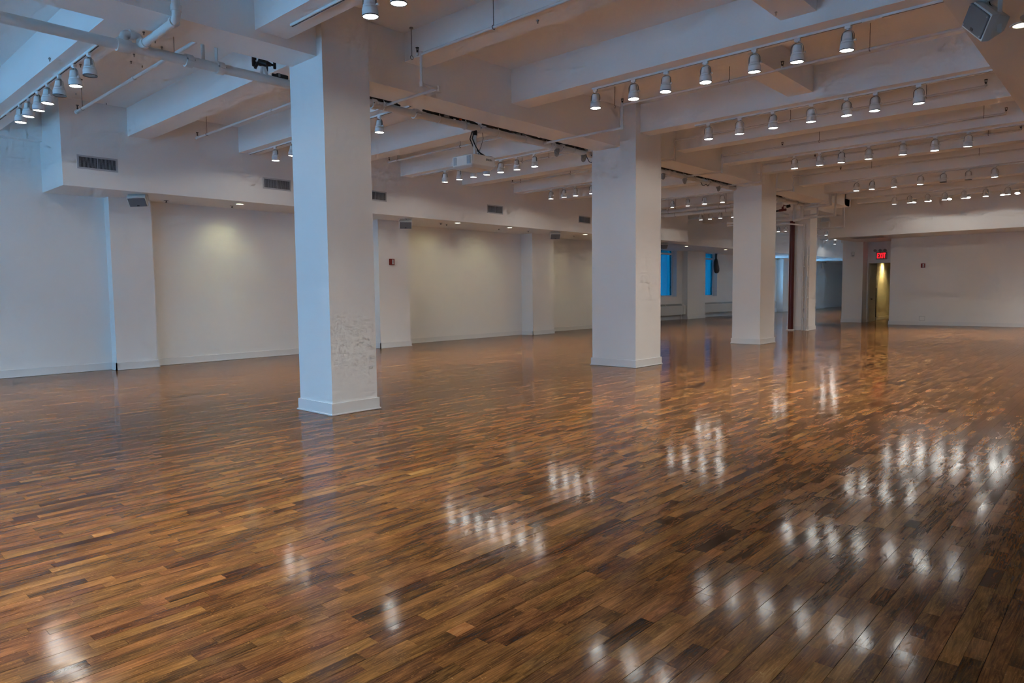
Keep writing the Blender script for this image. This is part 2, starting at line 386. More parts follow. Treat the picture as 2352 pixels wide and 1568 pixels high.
boxes += wall_with_window(-15.05, 22.75, 27.55, W1, 1.0) + wall_with_window(-15.20, 29.0, 34.4, W2, 0.975) + wall_with_window(-15.35, 34.4, 39.0, W3, 1.0) + wall_with_window(-15.5, 39.4, 45.0, W4, 1.0)
boxes += [(-15.80 - T, -15.80, 44.9, YE, 0, HT)]
wall_left = wallmesh('wall_left', boxes)
for x0, x1, a, b_ in ((XL - .1, -13.12, 4.14, 4.82), (XL - .6, -13.10, 9.74, 10.63), (-14.2, -13.30, 15.40, 16.38), (-15.3, -13.96, 22.70, 22.85), (-15.5, -14.80, 27.50, 29.14), (-15.6, -15.0, 38.80, 39.55), (-15.9, -15.30, 44.80, 46.55)):
    MB().box(x0, x1, a, b_, 0, HT).build('pilaster', 'wall_paint', wall_left)
def base_run(mb, a, b_, n, h=0.127, t=0.018):
    """baseboard against a wall from a to b_ (xy), n = outward normal; with a small shoe moulding"""
    (x0, y0), (x1, y1) = a, b_
    for tt, hh in ((t, h), (t + 0.010, 0.016)):
        if n[0]: mb.box(x0, x0 + n[0] * tt, y0 - (tt if n[0] else 0), y1 + tt, 0.003, hh)
        else: mb.box(x0 - tt, x1 + tt, y0, y0 + n[1] * tt, 0.003, hh)
mb = MB()
for a, b_, n in (((XL, YB), (XL, 4.14), (1, 0)), ((-13.12, 4.14), (-13.12, 4.82), (1, 0)), ((XL, 4.14), (-13.12, 4.14), (0, -1)), ((XL, 4.82), (XL, 9.74), (1, 0)),
                 ((-13.10, 9.74), (-13.10, 10.63), (1, 0)), ((XL, 9.74), (-13.10, 9.74), (0, -1)), ((-13.73, 10.63), (-13.73, 15.40), (1, 0)), ((-13.30, 15.40), (-13.30, 16.38), (1, 0)),
                 ((-13.73, 15.40), (-13.30, 15.40), (0, -1)), ((-13.96, 16.38), (-13.96, 22.7), (1, 0)), ((-15.05, 22.85), (-15.05, 27.5), (1, 0)), ((-14.80, 27.50), (-14.80, 29.14), (1, 0)),
                 ((-15.05, 27.50), (-14.80, 27.50), (0, -1)), ((-15.20, 29.14), (-15.20, 34.4), (1, 0)), ((-15.35, 34.4), (-15.35, 38.8), (1, 0)), ((-15.0, 38.8), (-15.0, 39.55), (1, 0)), ((-15.35, 38.80), (-15.0, 38.80), (0, -1)),
                 ((-15.30, 44.8), (-15.30, 46.55), (1, 0)), ((-15.5, 44.8), (-15.30, 44.8), (0, -1)), ((-15.80, 46.55), (-15.80, YE), (1, 0))):
    base_run(mb, a, b_, n)
tag(mb.build('baseboard_left', 'trim_paint'), kind='structure')
# far wall with the exit alcove and the corridor behind its door
YF = 26.62; XD = -6.58
wall_far = wallmesh('wall_far', [(XD, XR + T, YF, YF + T, 0, SOF + 0.1), (XD, XD + T, YF + T, 28.18, 0, SOF + 0.1), (-8.45, -7.74, 27.60, 28.25, 0, SOF + 0.1),
                                 (-8.45, -8.20, 28.25, YE, 0, HT), (-7.76, XD + .1, 28.18, 28.30, 2.245, SOF + 0.1)])
mb = MB(); base_run(mb, (XD, YF), (XR, YF), (0, -1)); base_run(mb, (-8.45, 27.60), (-7.74, 27.60), (0, -1)); base_run(mb, (-7.74, 27.60), (-7.74, 28.2), (1, 0))
tag(mb.build('baseboard_far', 'trim_paint'), kind='structure')
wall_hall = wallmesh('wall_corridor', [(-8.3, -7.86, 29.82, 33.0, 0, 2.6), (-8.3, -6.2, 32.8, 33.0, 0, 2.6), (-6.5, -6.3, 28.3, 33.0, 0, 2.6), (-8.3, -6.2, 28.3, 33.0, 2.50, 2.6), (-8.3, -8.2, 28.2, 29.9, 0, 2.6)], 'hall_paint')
mb = MB(); base_run(mb, (-8.2, 29.82), (-7.86, 29.82), (0, -1)); base_run(mb, (-7.86, 29.82), (-7.86, 32.8), (1, 0))
tag(mb.build('baseboard_corridor', 'trim_paint'), kind='structure')
wallmesh('wall_end', [(-17, -8.2, YE, YE + T, 0, HT)])
wallmesh('wall_right', [(XR, XR + T, YB, YF + T, 0, HT)])
bw = [(-13.0, -10.8), (-10.2, -8.0), (-7.4, -5.2), (-4.6, -2.4)]
bx = [(XL - T, bw[0][0], YB - T, YB, 0, HT), (bw[-1][1], XR + T, YB - T, YB, 0, HT)]
for i, (a, b_) in enumerate(bw):
    bx += [(a, b_, YB - T, YB, 0, 0.75), (a, b_, YB - T, YB, 3.15, HT)]
    if i: bx.append((bw[i - 1][1], a, YB - T, YB, 0, HT))
wall_back = wallmesh('wall_back', bx)
def portal(loc, sx, sy, rot):
    d = bpy.data.lights.new('sky_portal', 'AREA'); d.shape = 'RECTANGLE'; d.size = sx; d.size_y = sy; d.cycles.is_portal = True
    o = bpy.data.objects.new('sky_portal', d); COL.objects.link(o); o.location = loc; o.rotation_euler = rot
def add_window(name, x0, x1, y0, y1, z0, z1, axis, glass, transom=None, mull=()):
    """frame fills the opening; axis = 'x' when the wall runs along x"""
    e = empty(name, ((x0 + x1) / 2, (y0 + y1) / 2, z0), kind='structure'); fw_ = 0.055
    def bar(u0, u1, za, zb, nm='frame', mb=None):
        mb = mb or MB()
        if axis == 'x': mb.box(u0, u1, y0, y1, za, zb)
        else: mb.box(x0, x1, u0, u1, za, zb)
        return mb
    ua, ub = (x0, x1) if axis == 'x' else (y0, y1)
    fr = MB()
    for u0, u1, za, zb in ((ua, ua + fw_, z0, z1), (ub - fw_, ub, z0, z1), (ua + fw_, ub - fw_, z0, z0 + fw_), (ua + fw_, ub - fw_, z1 - fw_, z1)): bar(u0, u1, za, zb, mb=fr)
    fr.build('frame', 'trim_paint', e)
    us = [ua + fw_] + list(mull) + [ub - fw_]
    for u in mull: bar(u - 0.06, u + 0.06, z0 + fw_, z1 - fw_).build('mullion', 'trim_paint', e)
    zs_ = [z0 + fw_, z1 - fw_] if transom is None else [z0 + fw_, transom, z1 - fw_]
    edges = []
    for i in range(len(us) - 1):
        a = us[i] + (0.06 if i else 0); b_ = us[i + 1] - (0.06 if i < len(us) - 2 else 0)
        if transom is not None: bar(a, b_, transom - 0.04, transom + 0.04).build('transom', 'trim_paint', e)
        for k in range(len(zs_) - 1):
            za = zs_[k] + (0.04 if k else 0); zb = zs_[k + 1] - (0.04 if k < len(zs_) - 2 else 0)
            mb = MB()
            if axis == 'x': mb.box(a, b_, (y0 + y1) / 2 - 0.004, (y0 + y1) / 2 + 0.004, za, zb)
            else: mb.box((x0 + x1) / 2 - 0.004, (x0 + x1) / 2 + 0.004, a, b_, za, zb)
            mb.build('pane', glass, e)
    return e
for i, (a, b_) in enumerate(bw):
    add_window('window_%d' % (i + 5), a, b_, YB - 0.2, YB - 0.13, 0.75, 3.15, 'x', 'clear_window_glass', 2.4, ((a + b_) / 2,))
    portal(((a + b_) / 2, YB - T - 0.02, 1.95), b_ - a, 2.4, (math.radians(90), 0, 0))
for k, (xf, win, sill, tr) in enumerate(((-15.05, W1, 1.0, 2.84), (-15.20, W2, 0.975, 2.74), (-15.35, W3, 1.0, 2.8), (-15.5, W4, 1.0, 2.8))):
    xo = xf - 0.24
    add_window('window_%d' % (k + 1), xo - 0.035, xo + 0.035, win[0], win[1], sill, 3.05, 'y', 'blue_window_glass' if k < 2 else 'clear_window_glass', tr, (win[0] + (win[1] - win[0]) * 0.6,) if win[1] - win[0] > 1.5 else ())
    portal((xf - T - 0.02, (win[0] + win[1]) / 2, (sill + 3.05) / 2), 2.0, win[1] - win[0], (0, math.radians(-90), 0))

# ---- columns
def column(x0, x1, y0, y1, label, top=SLAB + 0.02):
    e = empty('column', ((x0 + x1) / 2, (y0 + y1) / 2, 0), label, 'column', 'white square columns down the room', 'structure')
    i = 0.022
    MB().box(x0 + i, x1 - i, y0 + i, y1 - i, 0.0, top).build('shaft', 'wall_paint', e)
    t = 0.0
    bb = MB()
    for tt, h in ((0.004, 0.127), (-0.008, 0.016)):
        bb.box(x0 + tt, x1 - tt, y0 + tt, y0 + i + 0.001, 0.003, h).box(x0 + tt, x1 - tt, y1 - i - 0.001, y1 - tt, 0.003, h)
        bb.box(x0 + tt, x0 + i + 0.001, y0 + i, y1 - i, 0.003, h).box(x1 - i - 0.001, x1 - tt, y0 + i, y1 - i, 0.003, h)
    bb.build('column_baseboard', 'trim_paint', e)
    return e
column(-6.93, -6.25, 4.00, 4.62, 'white square column nearest the camera, its left side lit blue by daylight')
column(-7.09, -6.17, 9.74, 10.58, 'wide white square column just right of the hanging projector')
column(-7.25, -6.53, 15.59, 16.47, 'white square column standing between the windows and the red riser pipe')
column(-8.27, -7.59, 21.73, 22.37, 'white column behind the dark red riser pipe, hung with conduits')

# ================================================================== TRACK LIGHTS
def lamp_proto(name, lit):
    """hangs from z=0 at the track; lens rim at z=-0.235"""
    e = empty(name, (0, 0, 0))
    mt = MB().bev(-0.030, 0.030, -0.018, 0.018, -0.030, 0.0, 0.004).cyl((0, 0, -0.030), (0, 0, -0.042), 0.014, n=10)
    mt.build('adapter', 'lamp_white', e)
    # U shaped yoke, a flat strap
    pts = [(-0.062, -0.150)] + [(0.062 * math.cos(a), -0.098 + 0.058 * math.sin(a)) for a in np.linspace(math.pi, 0, 11)] + [(0.062, -0.150)]
    yk = MB(); n = len(pts)
    V = []
    for (x, z) in pts:
        k = 0.94
        for yy, s_ in ((-0.011, 1), (0.011, 1), (0.011, k), (-0.011, k)): V.append((x * s_, yy, z if s_ == 1 else (z + 0.098) * k - 0.098))
    Fq = []
    for i in range(n - 1):
        for j in range(4): j2 = (j + 1) % 4; Fq.append((i * 4 + j, i * 4 + j2, i * 4 + 4 + j2, i * 4 + 4 + j))
    Fq += [(0, 1, 2, 3), (4 * n - 1, 4 * n - 2, 4 * n - 3, 4 * n - 4)]
    fixn(yk.add(V, Fq).build('yoke', 'yoke_metal', e))
    kn = MB().cyl((0.058, 0, -0.146), (0.078, 0, -0.146), 0.008, n=8).cyl((0.074, 0, -0.146), (0.082, 0, -0.146), 0.012, n=8)
    kn.build('yoke_knob', 'lamp_white', e)
    hs = MB().lathe([(0.020, -0.062), (0.040, -0.066), (0.044, -0.080), (0.050, -0.125), (0.052, -0.142), (0.057, -0.144), (0.058, -0.156), (0.0565, -0.158), (0.0565, -0.161), (0.062, -0.164), (0.0665, -0.180), (0.0675, -0.228)], n=20, capb=True)
    h = fixn(hs.build('housing', 'lamp_white', e))
    fixn(MB().lathe([(0.0675, -0.226), (0.069, -0.229), (0.069, -0.235), (0.064, -0.235), (0.062, -0.228)], n=20).build('rim', 'lamp_rim', h))
    MB().add([(0.063 * math.cos(2 * math.pi * k / 14), 0.063 * math.sin(2 * math.pi * k / 14), -0.231) for k in range(14)], [tuple(reversed(range(14)))]).build('lens', 'lens_glow' if lit else 'lamp_dark_glass', e)
    MB().tube([(0.008, 0.0, -0.036), (0.024, 0.012, -0.044), (0.020, 0.018, -0.058), (0.004, 0.010, -0.068)], 0.0035, n=5).build('lead', 'lamp_white', e)
    return e
ON = lamp_proto('track_light', True); OFF = lamp_proto('track_light', False)
used = {True: False, False: False}
SPOT = bpy.data.lights.new('track_spot', 'SPOT'); _so = bpy.data.objects.new('track_spot', SPOT); COL.objects.link(_so); _so.parent = ON; _so.location = (0, 0, -0.245); SPOT.energy = TRACK_W; SPOT.color = TRACK_COL; SPOT.spot_size = math.radians(172); SPOT.spot_blend = 0.12; SPOT.shadow_soft_size = 0.055
def beam_profile(light, lo, hi, spill):
    """photometric profile of a reflector lamp: a soft main beam plus weak spill up to the rim"""
    light.use_nodes = True; nt = light.node_tree; em = nt.nodes['Emission']; tc = nt.nodes.new('ShaderNodeTexCoord'); sp = nt.nodes.new('ShaderNodeSeparateXYZ')
    nt.links.new(tc.outputs['Normal'], sp.inputs[0]); ab = nt.nodes.new('ShaderNodeMath'); ab.operation = 'ABSOLUTE'; nt.links.new(sp.outputs['Z'], ab.inputs[0])
    mr = nt.nodes.new('ShaderNodeMapRange'); mr.interpolation_type = 'SMOOTHSTEP'; nt.links.new(ab.outputs[0], mr.inputs['Value'])
    mr.inputs['From Min'].default_value = lo; mr.inputs['From Max'].default_value = hi; mr.inputs['To Min'].default_value = spill; mr.inputs['To Max'].default_value = 1.0
    nt.links.new(mr.outputs[0], em.inputs['Strength'])
beam_profile(SPOT, 0.66, 0.96, 0.05)
def track_lamp(x, y, z, lit, label, group, tilt=(0, 0)):
    p = ON if lit else OFF
    if used[lit]: e = copy_tree(p)
    else: e = p; used[lit] = True
    e.location = (x, y, z); e.rotation_euler = (tilt[0], tilt[1], random.choice((0.0, 0.15, -0.2, 0.35, -0.1)))
    tag(e, label, 'track light', group)
    return e
def track(x0, x1, y, z, label, feeds=()):
    e = empty('lighting_track', ((x0 + x1) / 2, y, z), label, 'lighting track', 'ceiling lighting tracks')
    MB().box(x0, x1, y - 0.018, y - 0.007, z - 0.022, z).box(x0, x1, y + 0.007, y + 0.018, z - 0.022, z).box(x0, x1, y - 0.007, y + 0.007, z - 0.006, z).build('rail', 'trim_paint', e)
    MB().box(x0 + 0.005, x1 - 0.005, y - 0.0069, y + 0.0069, z - 0.0215, z - 0.0061).build('slot', 'slot_dark', e)
    for fx in feeds: MB().bev(fx - 0.09, fx + 0.09, y - 0.021, y + 0.021, z - 0.027, z, 0.004).build('feed_box', 'trim_paint', e)
rows = [
 # key, y, z, x extents, lamps (x, lit), row phrase, visible ordinals start, feeds
 ('AL', 2.50, 3.85, (-13.1, -7.75), [(-11.114, 1), (-10.685, 1), (-10.244, 1), (-9.81, 1), (-9.339, 0), (-8.807, 1), (-8.283, 0)], 'the track in the upper left corner', (-11.75,)),
 ('BL', 6.21, 3.85, (-12.15, -7.55), [(-11.223, 1), (-10.64, 1), (-10.05, 1), (-9.45, 1), (-8.85, 1), (-8.251, 1)], 'the track passing behind the nearest column', (-11.40,)),
 ('CL', 9.90, 3.85, (-12.0, -7.6), [(-10.95, 1), (-10.52, 1), (-10.09, 1), (-9.71, 1), (-9.34, 1), (-8.92, 1), (-8.482, 1)], 'the track behind the projector', (-11.2,)),
 ('DL', 13.60, 3.85, (-12.0, -7.6), [(-11.10, 1), (-10.70, 1), (-10.34, 1), (-9.85, 1), (-9.35, 1), (-8.85, 1)], 'the track left of the wide column', (-11.5,)),
 ('EL', 17.51, 3.85, (-11.5, -7.8), [(-10.4, 1), (-9.912, 1), (-9.43, 1), (-8.928, 1), (-8.419, 1)], 'the upper track between second and third columns', ()),
 ('FL', 21.35, 3.85, (-12.0, -8.4), [(-11.03, 1), (-10.68, 1), (-10.32, 1), (-9.90, 1)], 'the lower track between second and third columns', ()),
 ('A', 3.53, 3.80, (-6.0, -1.2), [(-4.79, 1), (-4.41, 1), (-3.9, 1), (-3.4, 1)], 'the track above the nearest column', ()),
 ('Z', 0.40, 3.80, (-6.0, -1.4), [(-5.3, 1), (-4.8, 1), (-4.3, 1), (-3.8, 1), (-3.3, 1), (-2.8, 1), (-2.3, 1)], 'the added unseen track overhead near the camera', ()),  # row out of view, added to light the near floor
 ('T1', 7.34, 3.85, (-5.30, -1.18), [(-5.255, 1), (-4.69, 1), (-4.243, 1), (-3.746, 1), (-3.183, 1), (-2.731, 1), (-2.244, 1)], 'the topmost long track at upper right', (-2.03,)),
 ('T2', 10.06, 3.85, (-5.30, -1.18), [(-5.081, 1), (-4.576, 1), (-4.075, 1), (-3.538, 1), (-3.079, 1), (-2.721, 1), (-2.221, 1)], 'the second track down at upper right', (-2.05,)),
 ('T3', 13.69, 3.85, (-5.25, -1.18), [(-5.115, 1), (-4.64, 1), (-4.25, 1), (-3.789, 1), (-3.234, 1), (-2.75, 1), (-2.267, 1)], 'the third track down at upper right', (-2.02,)),
 ('T4', 17.90, 3.85, (-5.6, -1.18), [(-5.2, 1), (-4.856, 1), (-4.401, 1), (-3.858, 1), (-3.411, 0), (-2.947, 0), (-2.478, 1)], 'the fourth track down at upper right', ()),
 ('T5', 21.53, 3.85, (-5.5, -1.18), [(-5.261, 1), (-4.894, 1), (-4.458, 1), (-4.058, 1), (-3.629, 1), (-3.148, 1), (-2.69, 1)], 'the fifth track down at upper right', ()),
 ('T6', 24.0, 4.105, (-5.9, -1.3), [(-5.31, 1), (-4.91, 1), (-4.38, 1), (-3.94, 1), (-3.11, 1), (-2.76, 1)], 'the row half hidden behind the last beam', ()),
 ('F1', 28.2, 3.85, (-12.0, -9.5), [(-11.12, 1), (-10.82, 1), (-10.3, 1), (-9.8, 1)], 'the far track left of the red riser', ()),
 ('F2', 31.7, 3.85, (-12.3, -9.5), [(-10.82, 1), (-10.41, 1), (-9.9, 1)], 'the first track beyond the riser', ()),
 ('F3', 35.1, 3.85, (-12.3, -9.5), [(-11.5, 1), (-11.1, 1), (-10.6, 1), (-10.1, 1)], 'the second track beyond the riser', ()),
 ('F5', 42.0, 3.85, (-12.3, -9.0), [(-10.8, 1), (-10.2, 1), (-9.6, 1)], 'the added unseen track behind the exit wall', ()),  # unseen row, added to brighten the far hall
 ('F6', 46.5, 3.85, (-12.3, -9.0), [(-11.0, 1), (-10.4, 1), (-9.8, 1)], 'the deeper added unseen track behind exit wall', ()),  # second unseen row added for the hall's brightness
 ('F4', 38.5, 3.85, (-12.6, -9.5), [(-12.2, 1), (-11.7, 1), (-11.2, 1), (-10.7, 1)], 'the last track beyond the riser', ()),
]
for key, y, z, (x0, x1), lamps, phrase, feeds in rows:
    track(x0, x1, y, z, 'white lighting rail carrying spotlights, ' + phrase, feeds)
    if key == 'T6': MB().box(x0, x1, y - 0.05, y + 0.05, z, SLAB + 0.01).build('hanger_strip', 'ceiling_paint', ceil)
    for i, (x, lit) in enumerate(lamps):
        lb = ('lit' if lit else 'unlit') + ' white track spotlight, ' + ORD[i] + ' from left on ' + phrase
        if len(lamps) == 1: lb = 'lit white track spotlight alone on ' + phrase
        track_lamp(x, y, z - 0.02, bool(lit), lb, 'white spotlights on the ceiling tracks', (random.uniform(-0.05, 0.05) - (0.30 if key == 'T6' else 0), random.uniform(-0.05, 0.05)))

# ================================================================== RECESSED DOWNLIGHTS
DSPOT = bpy.data.lights.new('downlight_spot', 'SPOT'); DSPOT.energy = DOWN_W; DSPOT.color = DOWN_COL; DSPOT.spot_size = math.radians(86); DSPOT.spot_blend = 1.0; DSPOT.shadow_soft_size = 0.05
def downlight(x, y, z, label, aim=None, glow='downlight_glow', lamp=DSPOT):
    e = empty('downlight', (x, y, z), label, 'downlight', 'recessed soffit downlights')
    fixn(MB().lathe([(0.060, 0.0), (0.085, 0.0), (0.085, -0.006), (0.066, -0.008), (0.060, -0.004)], n=20, axis_o=(x, y, z)).build('trim_ring', 'trim_paint', e))
    MB().add([(x + 0.062 * math.cos(2 * math.pi * k / 16), y + 0.062 * math.sin(2 * math.pi * k / 16), z - 0.005) for k in range(16)], [tuple(reversed(range(16)))]).build('lens', glow, e)
    o = bpy.data.objects.new('downlight_spot', lamp); COL.objects.link(o); o.parent = e; o.location = (0, 0, -0.02)
    if aim is not None: o.rotation_euler = (Vector(aim) - Vector((x, y, z))).to_track_quat('-Z', 'Y').to_euler()
downlight(-12.575, 6.20, SOF, 'round soffit downlight between first pilaster and nearest column', (-13.34, 6.2, 1.9))
downlight(-12.49, 8.9, SOF, 'round soffit downlight hidden behind the nearest column', (-13.34, 8.9, 1.9))
downlight(-12.49, 11.68, SOF, 'round soffit downlight right of the middle loudspeaker', (-13.73, 11.68, 1.9))
downlight(-12.475, 13.54, SOF, 'round soffit downlight left of the third loudspeaker', (-13.73, 13.54, 1.9))
downlight(-12.486, 16.9, SOF, 'round soffit downlight at left edge of the wide column', (-13.96, 16.9, 1.7))
downlight(-12.6, 19.6, SOF, 'round soffit downlight hidden behind the wide column', (-13.96, 19.6, 1.2))
downlight(-13.298, 24.62, SOF, 'round soffit downlight in front of the first blue window')
downlight(-13.30, 28.01, SOF, 'round soffit downlight in front of the bagged window')
downlight(-0.81, 6.91, 3.35, 'round downlight at the upper right corner beside the loudspeaker')
RSPOT = bpy.data.lights.new('added_soffit_spot', 'SPOT'); RSPOT.energy = 150; RSPOT.color = (1.0, 0.96, 0.88); RSPOT.spot_size = math.radians(130); RSPOT.spot_blend = 1.0; RSPOT.shadow_soft_size = 0.06  # for unseen downlights added to brighten the far wall and right floor
for k, (x, y, z) in enumerate(((-0.81, 11.3, 3.35), (-0.81, 15.6, 3.35), (-0.81, 19.9, 3.35), (-0.81, 23.6, 3.35), (-1.3, 25.5, SOF), (0.2, 25.5, SOF), (1.8, 25.5, SOF))):
    downlight(x, y, z, 'added unseen soffit downlight outside the picture, ' + ORD[k] + ' from the camera', None, 'downlight_glow', RSPOT)
HS = bpy.data.lights.new('corridor_spot', 'SPOT'); HS.energy = 160; HS.color = HALL_COL; HS.spot_size = math.radians(110); HS.spot_blend = 0.8; HS.shadow_soft_size = 0.06
emat('corridor_glow', (1.0, 0.80, 0.35), 10.0)
downlight(-7.55, 30.55, 2.50, 'downlight inside the yellow lit corridor', (-7.75, 30.6, 0.5), 'corridor_glow', HS)

# ================================================================== LOUDSPEAKERS
def speaker(pos, xa, na, label, top_z, bracket=True, w_=0.262, h_=0.165, dp=0.15):
    """pos = centre of grille; xa = long axis, na = outward normal of the grille"""
    xa = Vector(xa).normalized(); na = Vector(na).normalized(); za = na.cross(xa).normalized() if na.cross(xa).z * 1 > -9 else None
    za = xa.cross(-na).normalized(); na = za.cross(xa) * -1 if False else na
    Rm = Matrix((xa, -na, za)).transposed().to_4x4(); Rm.translation = pos
    e = bpy.data.objects.new('loudspeaker', None); COL.objects.link(e); e.matrix_world = Rm; tag(e, label, 'loudspeaker', 'white box loudspeakers under the soffits')
    a, b_ = w_ / 2, h_ / 2
    # trapezoid cabinet: front face at y=0, narrower back at y=dp
    F_ = [(-a - .012, 0, -b_ - .012), (a + .012, 0, -b_ - .012), (a + .012, 0, b_ + .012), (-a - .012, 0, b_ + .012)]
    B_ = [(-a * .92, dp, -b_ * .45), (a * .92, dp, -b_ * .45), (a * .92, dp, b_ * .75), (-a * .92, dp, b_ * .75)]
    Mi = [(-a - .012, .05, -b_ - .012), (a + .012, .05, -b_ - .012), (a + .012, .05, b_ + .012), (-a - .012, .05, b_ + .012)]
    ff = [(0, 1, 2, 3), (11, 10, 9, 8)] + [(k * 4 + i, k * 4 + 4 + i, k * 4 + 4 + (i + 1) % 4, k * 4 + (i + 1) % 4) for k in range(2) for i in range(4)]
    fixn(MB().add(F_ + Mi + B_, ff).build('cabinet', 'speaker_white', e, True))
    g = MB().bev(-a, a, -0.012, 0.002, -b_, b_, 0.004).build('grille', 'speaker_grille', e, True)
    MB().box(-0.018, 0.018, -0.014, -0.011, -b_ + 0.012, -b_ + 0.030).build('badge', 'black_plastic', g, True)
    for sx in (-1, 1):
        for sz in (-1, 1):
            if bracket is False: MB().cyl((sx * (a - .014), -0.010, sz * (b_ - .014)), (sx * (a - .014), -0.0145, sz * (b_ - .014)), 0.006, n=8).build('screw', 'vent_frame', e, True)
    # U bracket up to the soffit, in world terms
    inv = Rm.inverted()
    c = Vector(pos) - na * 0.085
    def L(p): return inv @ Vector(p)
    brk = MB()
    up = Vector((0, 0, 1)); hx = Vector((xa.x, xa.y, 0)).normalized() if bracket else xa
    for sx in (-1, 1):
        p = c + xa * sx * (a + 0.020); q = p.copy(); q.z = top_z - 0.004
        t = hx * 0.003; wv = hx.cross(up) * 0.022
        vv = [p - wv - up * .03 - t, p + wv - up * .03 - t, p + wv - up * .03 + t, p - wv - up * .03 + t, q - wv - t, q + wv - t, q + wv + t, q - wv + t]
        brk.add([L(v) for v in vv], [(0, 3, 2, 1), (4, 5, 6, 7), (0, 1, 5, 4), (1, 2, 6, 5), (2, 3, 7, 6), (3, 0, 4, 7)])
    p = c - hx * (a + 0.023); q = c + hx * (a + 0.023); wv = hx.cross(up) * 0.022
    vv = [Vector((s_.x, s_.y, zz)) for zz in (top_z - .006, top_z - .001) for s_ in (p - wv, q - wv, q + wv, p + wv)]
    brk.add([L(v) for v in vv], [(0, 3, 2, 1), (4, 5, 6, 7), (0, 1, 5, 4), (1, 2, 6, 5), (2, 3, 7, 6), (3, 0, 4, 7)])
    fixn(brk.build('bracket', 'speaker_white', e, True))
    p0 = c + up * 0.05 - na * 0.05
    q = Vector((c.x, c.y, top_z - 0.002))
    MB().tube([L(v) for v in (q, q + hx * 0.02 - up * .02, (p0 + q) / 2 + hx * 0.03, p0)], 0.004, n=5).build('lead', 'black_cable', e, True)
    return e
XA, NA = (0.56, 0.82, 0.06), (0.60, -0.40, -0.70)
speaker((-12.49, 4.38, 2.845), XA, NA, 'white loudspeaker on a bracket above the first wall pilaster', SOF)
speaker((-12.45, 10.03, 2.815), (0.60, 0.80, 0.0), (0.64, -0.46, -0.62), 'white loudspeaker above the wall pilaster carrying the red strobe', SOF)
speaker((-12.45, 15.43, 2.835), (0.62, 0.78, 0.0), (0.62, -0.48, -0.62), 'white loudspeaker between two soffit downlights left of the wide column', SOF)
speaker((-12.75, 21.95, 2.83), (0.62, 0.78, 0.0), (0.62, -0.48, -0.62), 'white loudspeaker in front of the first blue window', SOF)
speaker((-0.99, 6.12, 3.213), (0.52, -0.54, -0.66), (-0.74, -0.67, -0.06), 'large close loudspeaker tilted at the upper right corner', 3.35, bracket=False)

# ================================================================== WALL FITTINGS
def vent(y0, y1, z0, z1, x, label):
    e = empty('air_vent', (x, (y0 + y1) / 2, z0), label, 'air vent', 'supply vents along the left soffit')
    f = 0.026
    MB().box(x, x + .008, y0, y1, z0, z0 + f).box(x, x + .008, y0, y1, z1 - f, z1).box(x, x + .008, y0, y0 + f, z0 + f, z1 - f).box(x, x + .008, y1 - f, y1, z0 + f, z1 - f).build('frame', 'vent_frame', e)
    MB().box(x - 0.001, x + 0.0015, y0 + f, y1 - f, z0 + f, z1 - f).build('backing', 'vent_dark', e)
    sl = MB(); n = 30; yy = np.linspace(y0 + f, y1 - f, n + 1)
    for k in range(n): sl.box(x + .0015, x + .006, yy[k] + .004, yy[k] + .0095, z0 + f, z1 - f)
    sl.build('slats', 'vent_slat', e)['kind'] = 'stuff'
    ym = (y0 + y1) / 2; MB().box(x + .001, x + .008, ym - .006, ym + .006, z0 + f, z1 - f).build('centre_bar', 'vent_slat', e)
for y0, lb in ((3.44, 'grey louvred vent on the soffit above the first loudspeaker'), (6.48, 'grey louvred vent just left of the nearest column'), (8.75, 'grey louvred vent just right of the nearest column'),
               (12.43, 'grey louvred vent between the projector and the wide column'), (16.205, 'small looking grey vent close against the wide column')):
    vent(y0, y0 + 0.575, 3.255, 3.465, SXL, lb)
def strobe(org, ax, n_, label, w_=0.125, h_=0.145):
    """ax = unit vector to the viewer's right along the wall, n_ = outward normal"""
    e = empty('fire_strobe', org, label, 'fire alarm', 'red fire alarm strobes')
    ax, n_, up = Vector(ax), Vector(n_), Vector((0, 0, 1)); o = Vector(org)
    def bx_(u0, u1, v0, v1, d0, d1):
        vv = [o + ax * u + up * v + n_ * d for d in (d0, d1) for u, v in ((u0, v0), (u1, v0), (u1, v1), (u0, v1))]
        return MB().add(vv, [(3, 2, 1, 0), (4, 5, 6, 7), (0, 1, 5, 4), (1, 2, 6, 5), (2, 3, 7, 6), (3, 0, 4, 7)])
    a, b_ = w_ / 2, h_ / 2
    fixn(bx_(-a, a, -b_, b_, -0.005, 0.045).build('housing', 'alarm_red', e))
    fixn(bx_(-a * .1, a * .5, -b_ * .75, b_ * .75, 0.044, 0.056).build('lens', 'alarm_lens', e))
    fixn(bx_(a * .1, a * .3, -b_ * .4, b_ * .4, 0.055, 0.066).build('bulb', 'vent_frame', e))
strobe((-13.10, 10.10, 2.015), (0, 1, 0), (1, 0, 0), 'red fire strobe with clear lens on the second wall pilaster')
strobe((-5.58, YF, 2.012), (1, 0, 0), (0, -1, 0), 'small dark red fire strobe on the far wall right of the doorway')
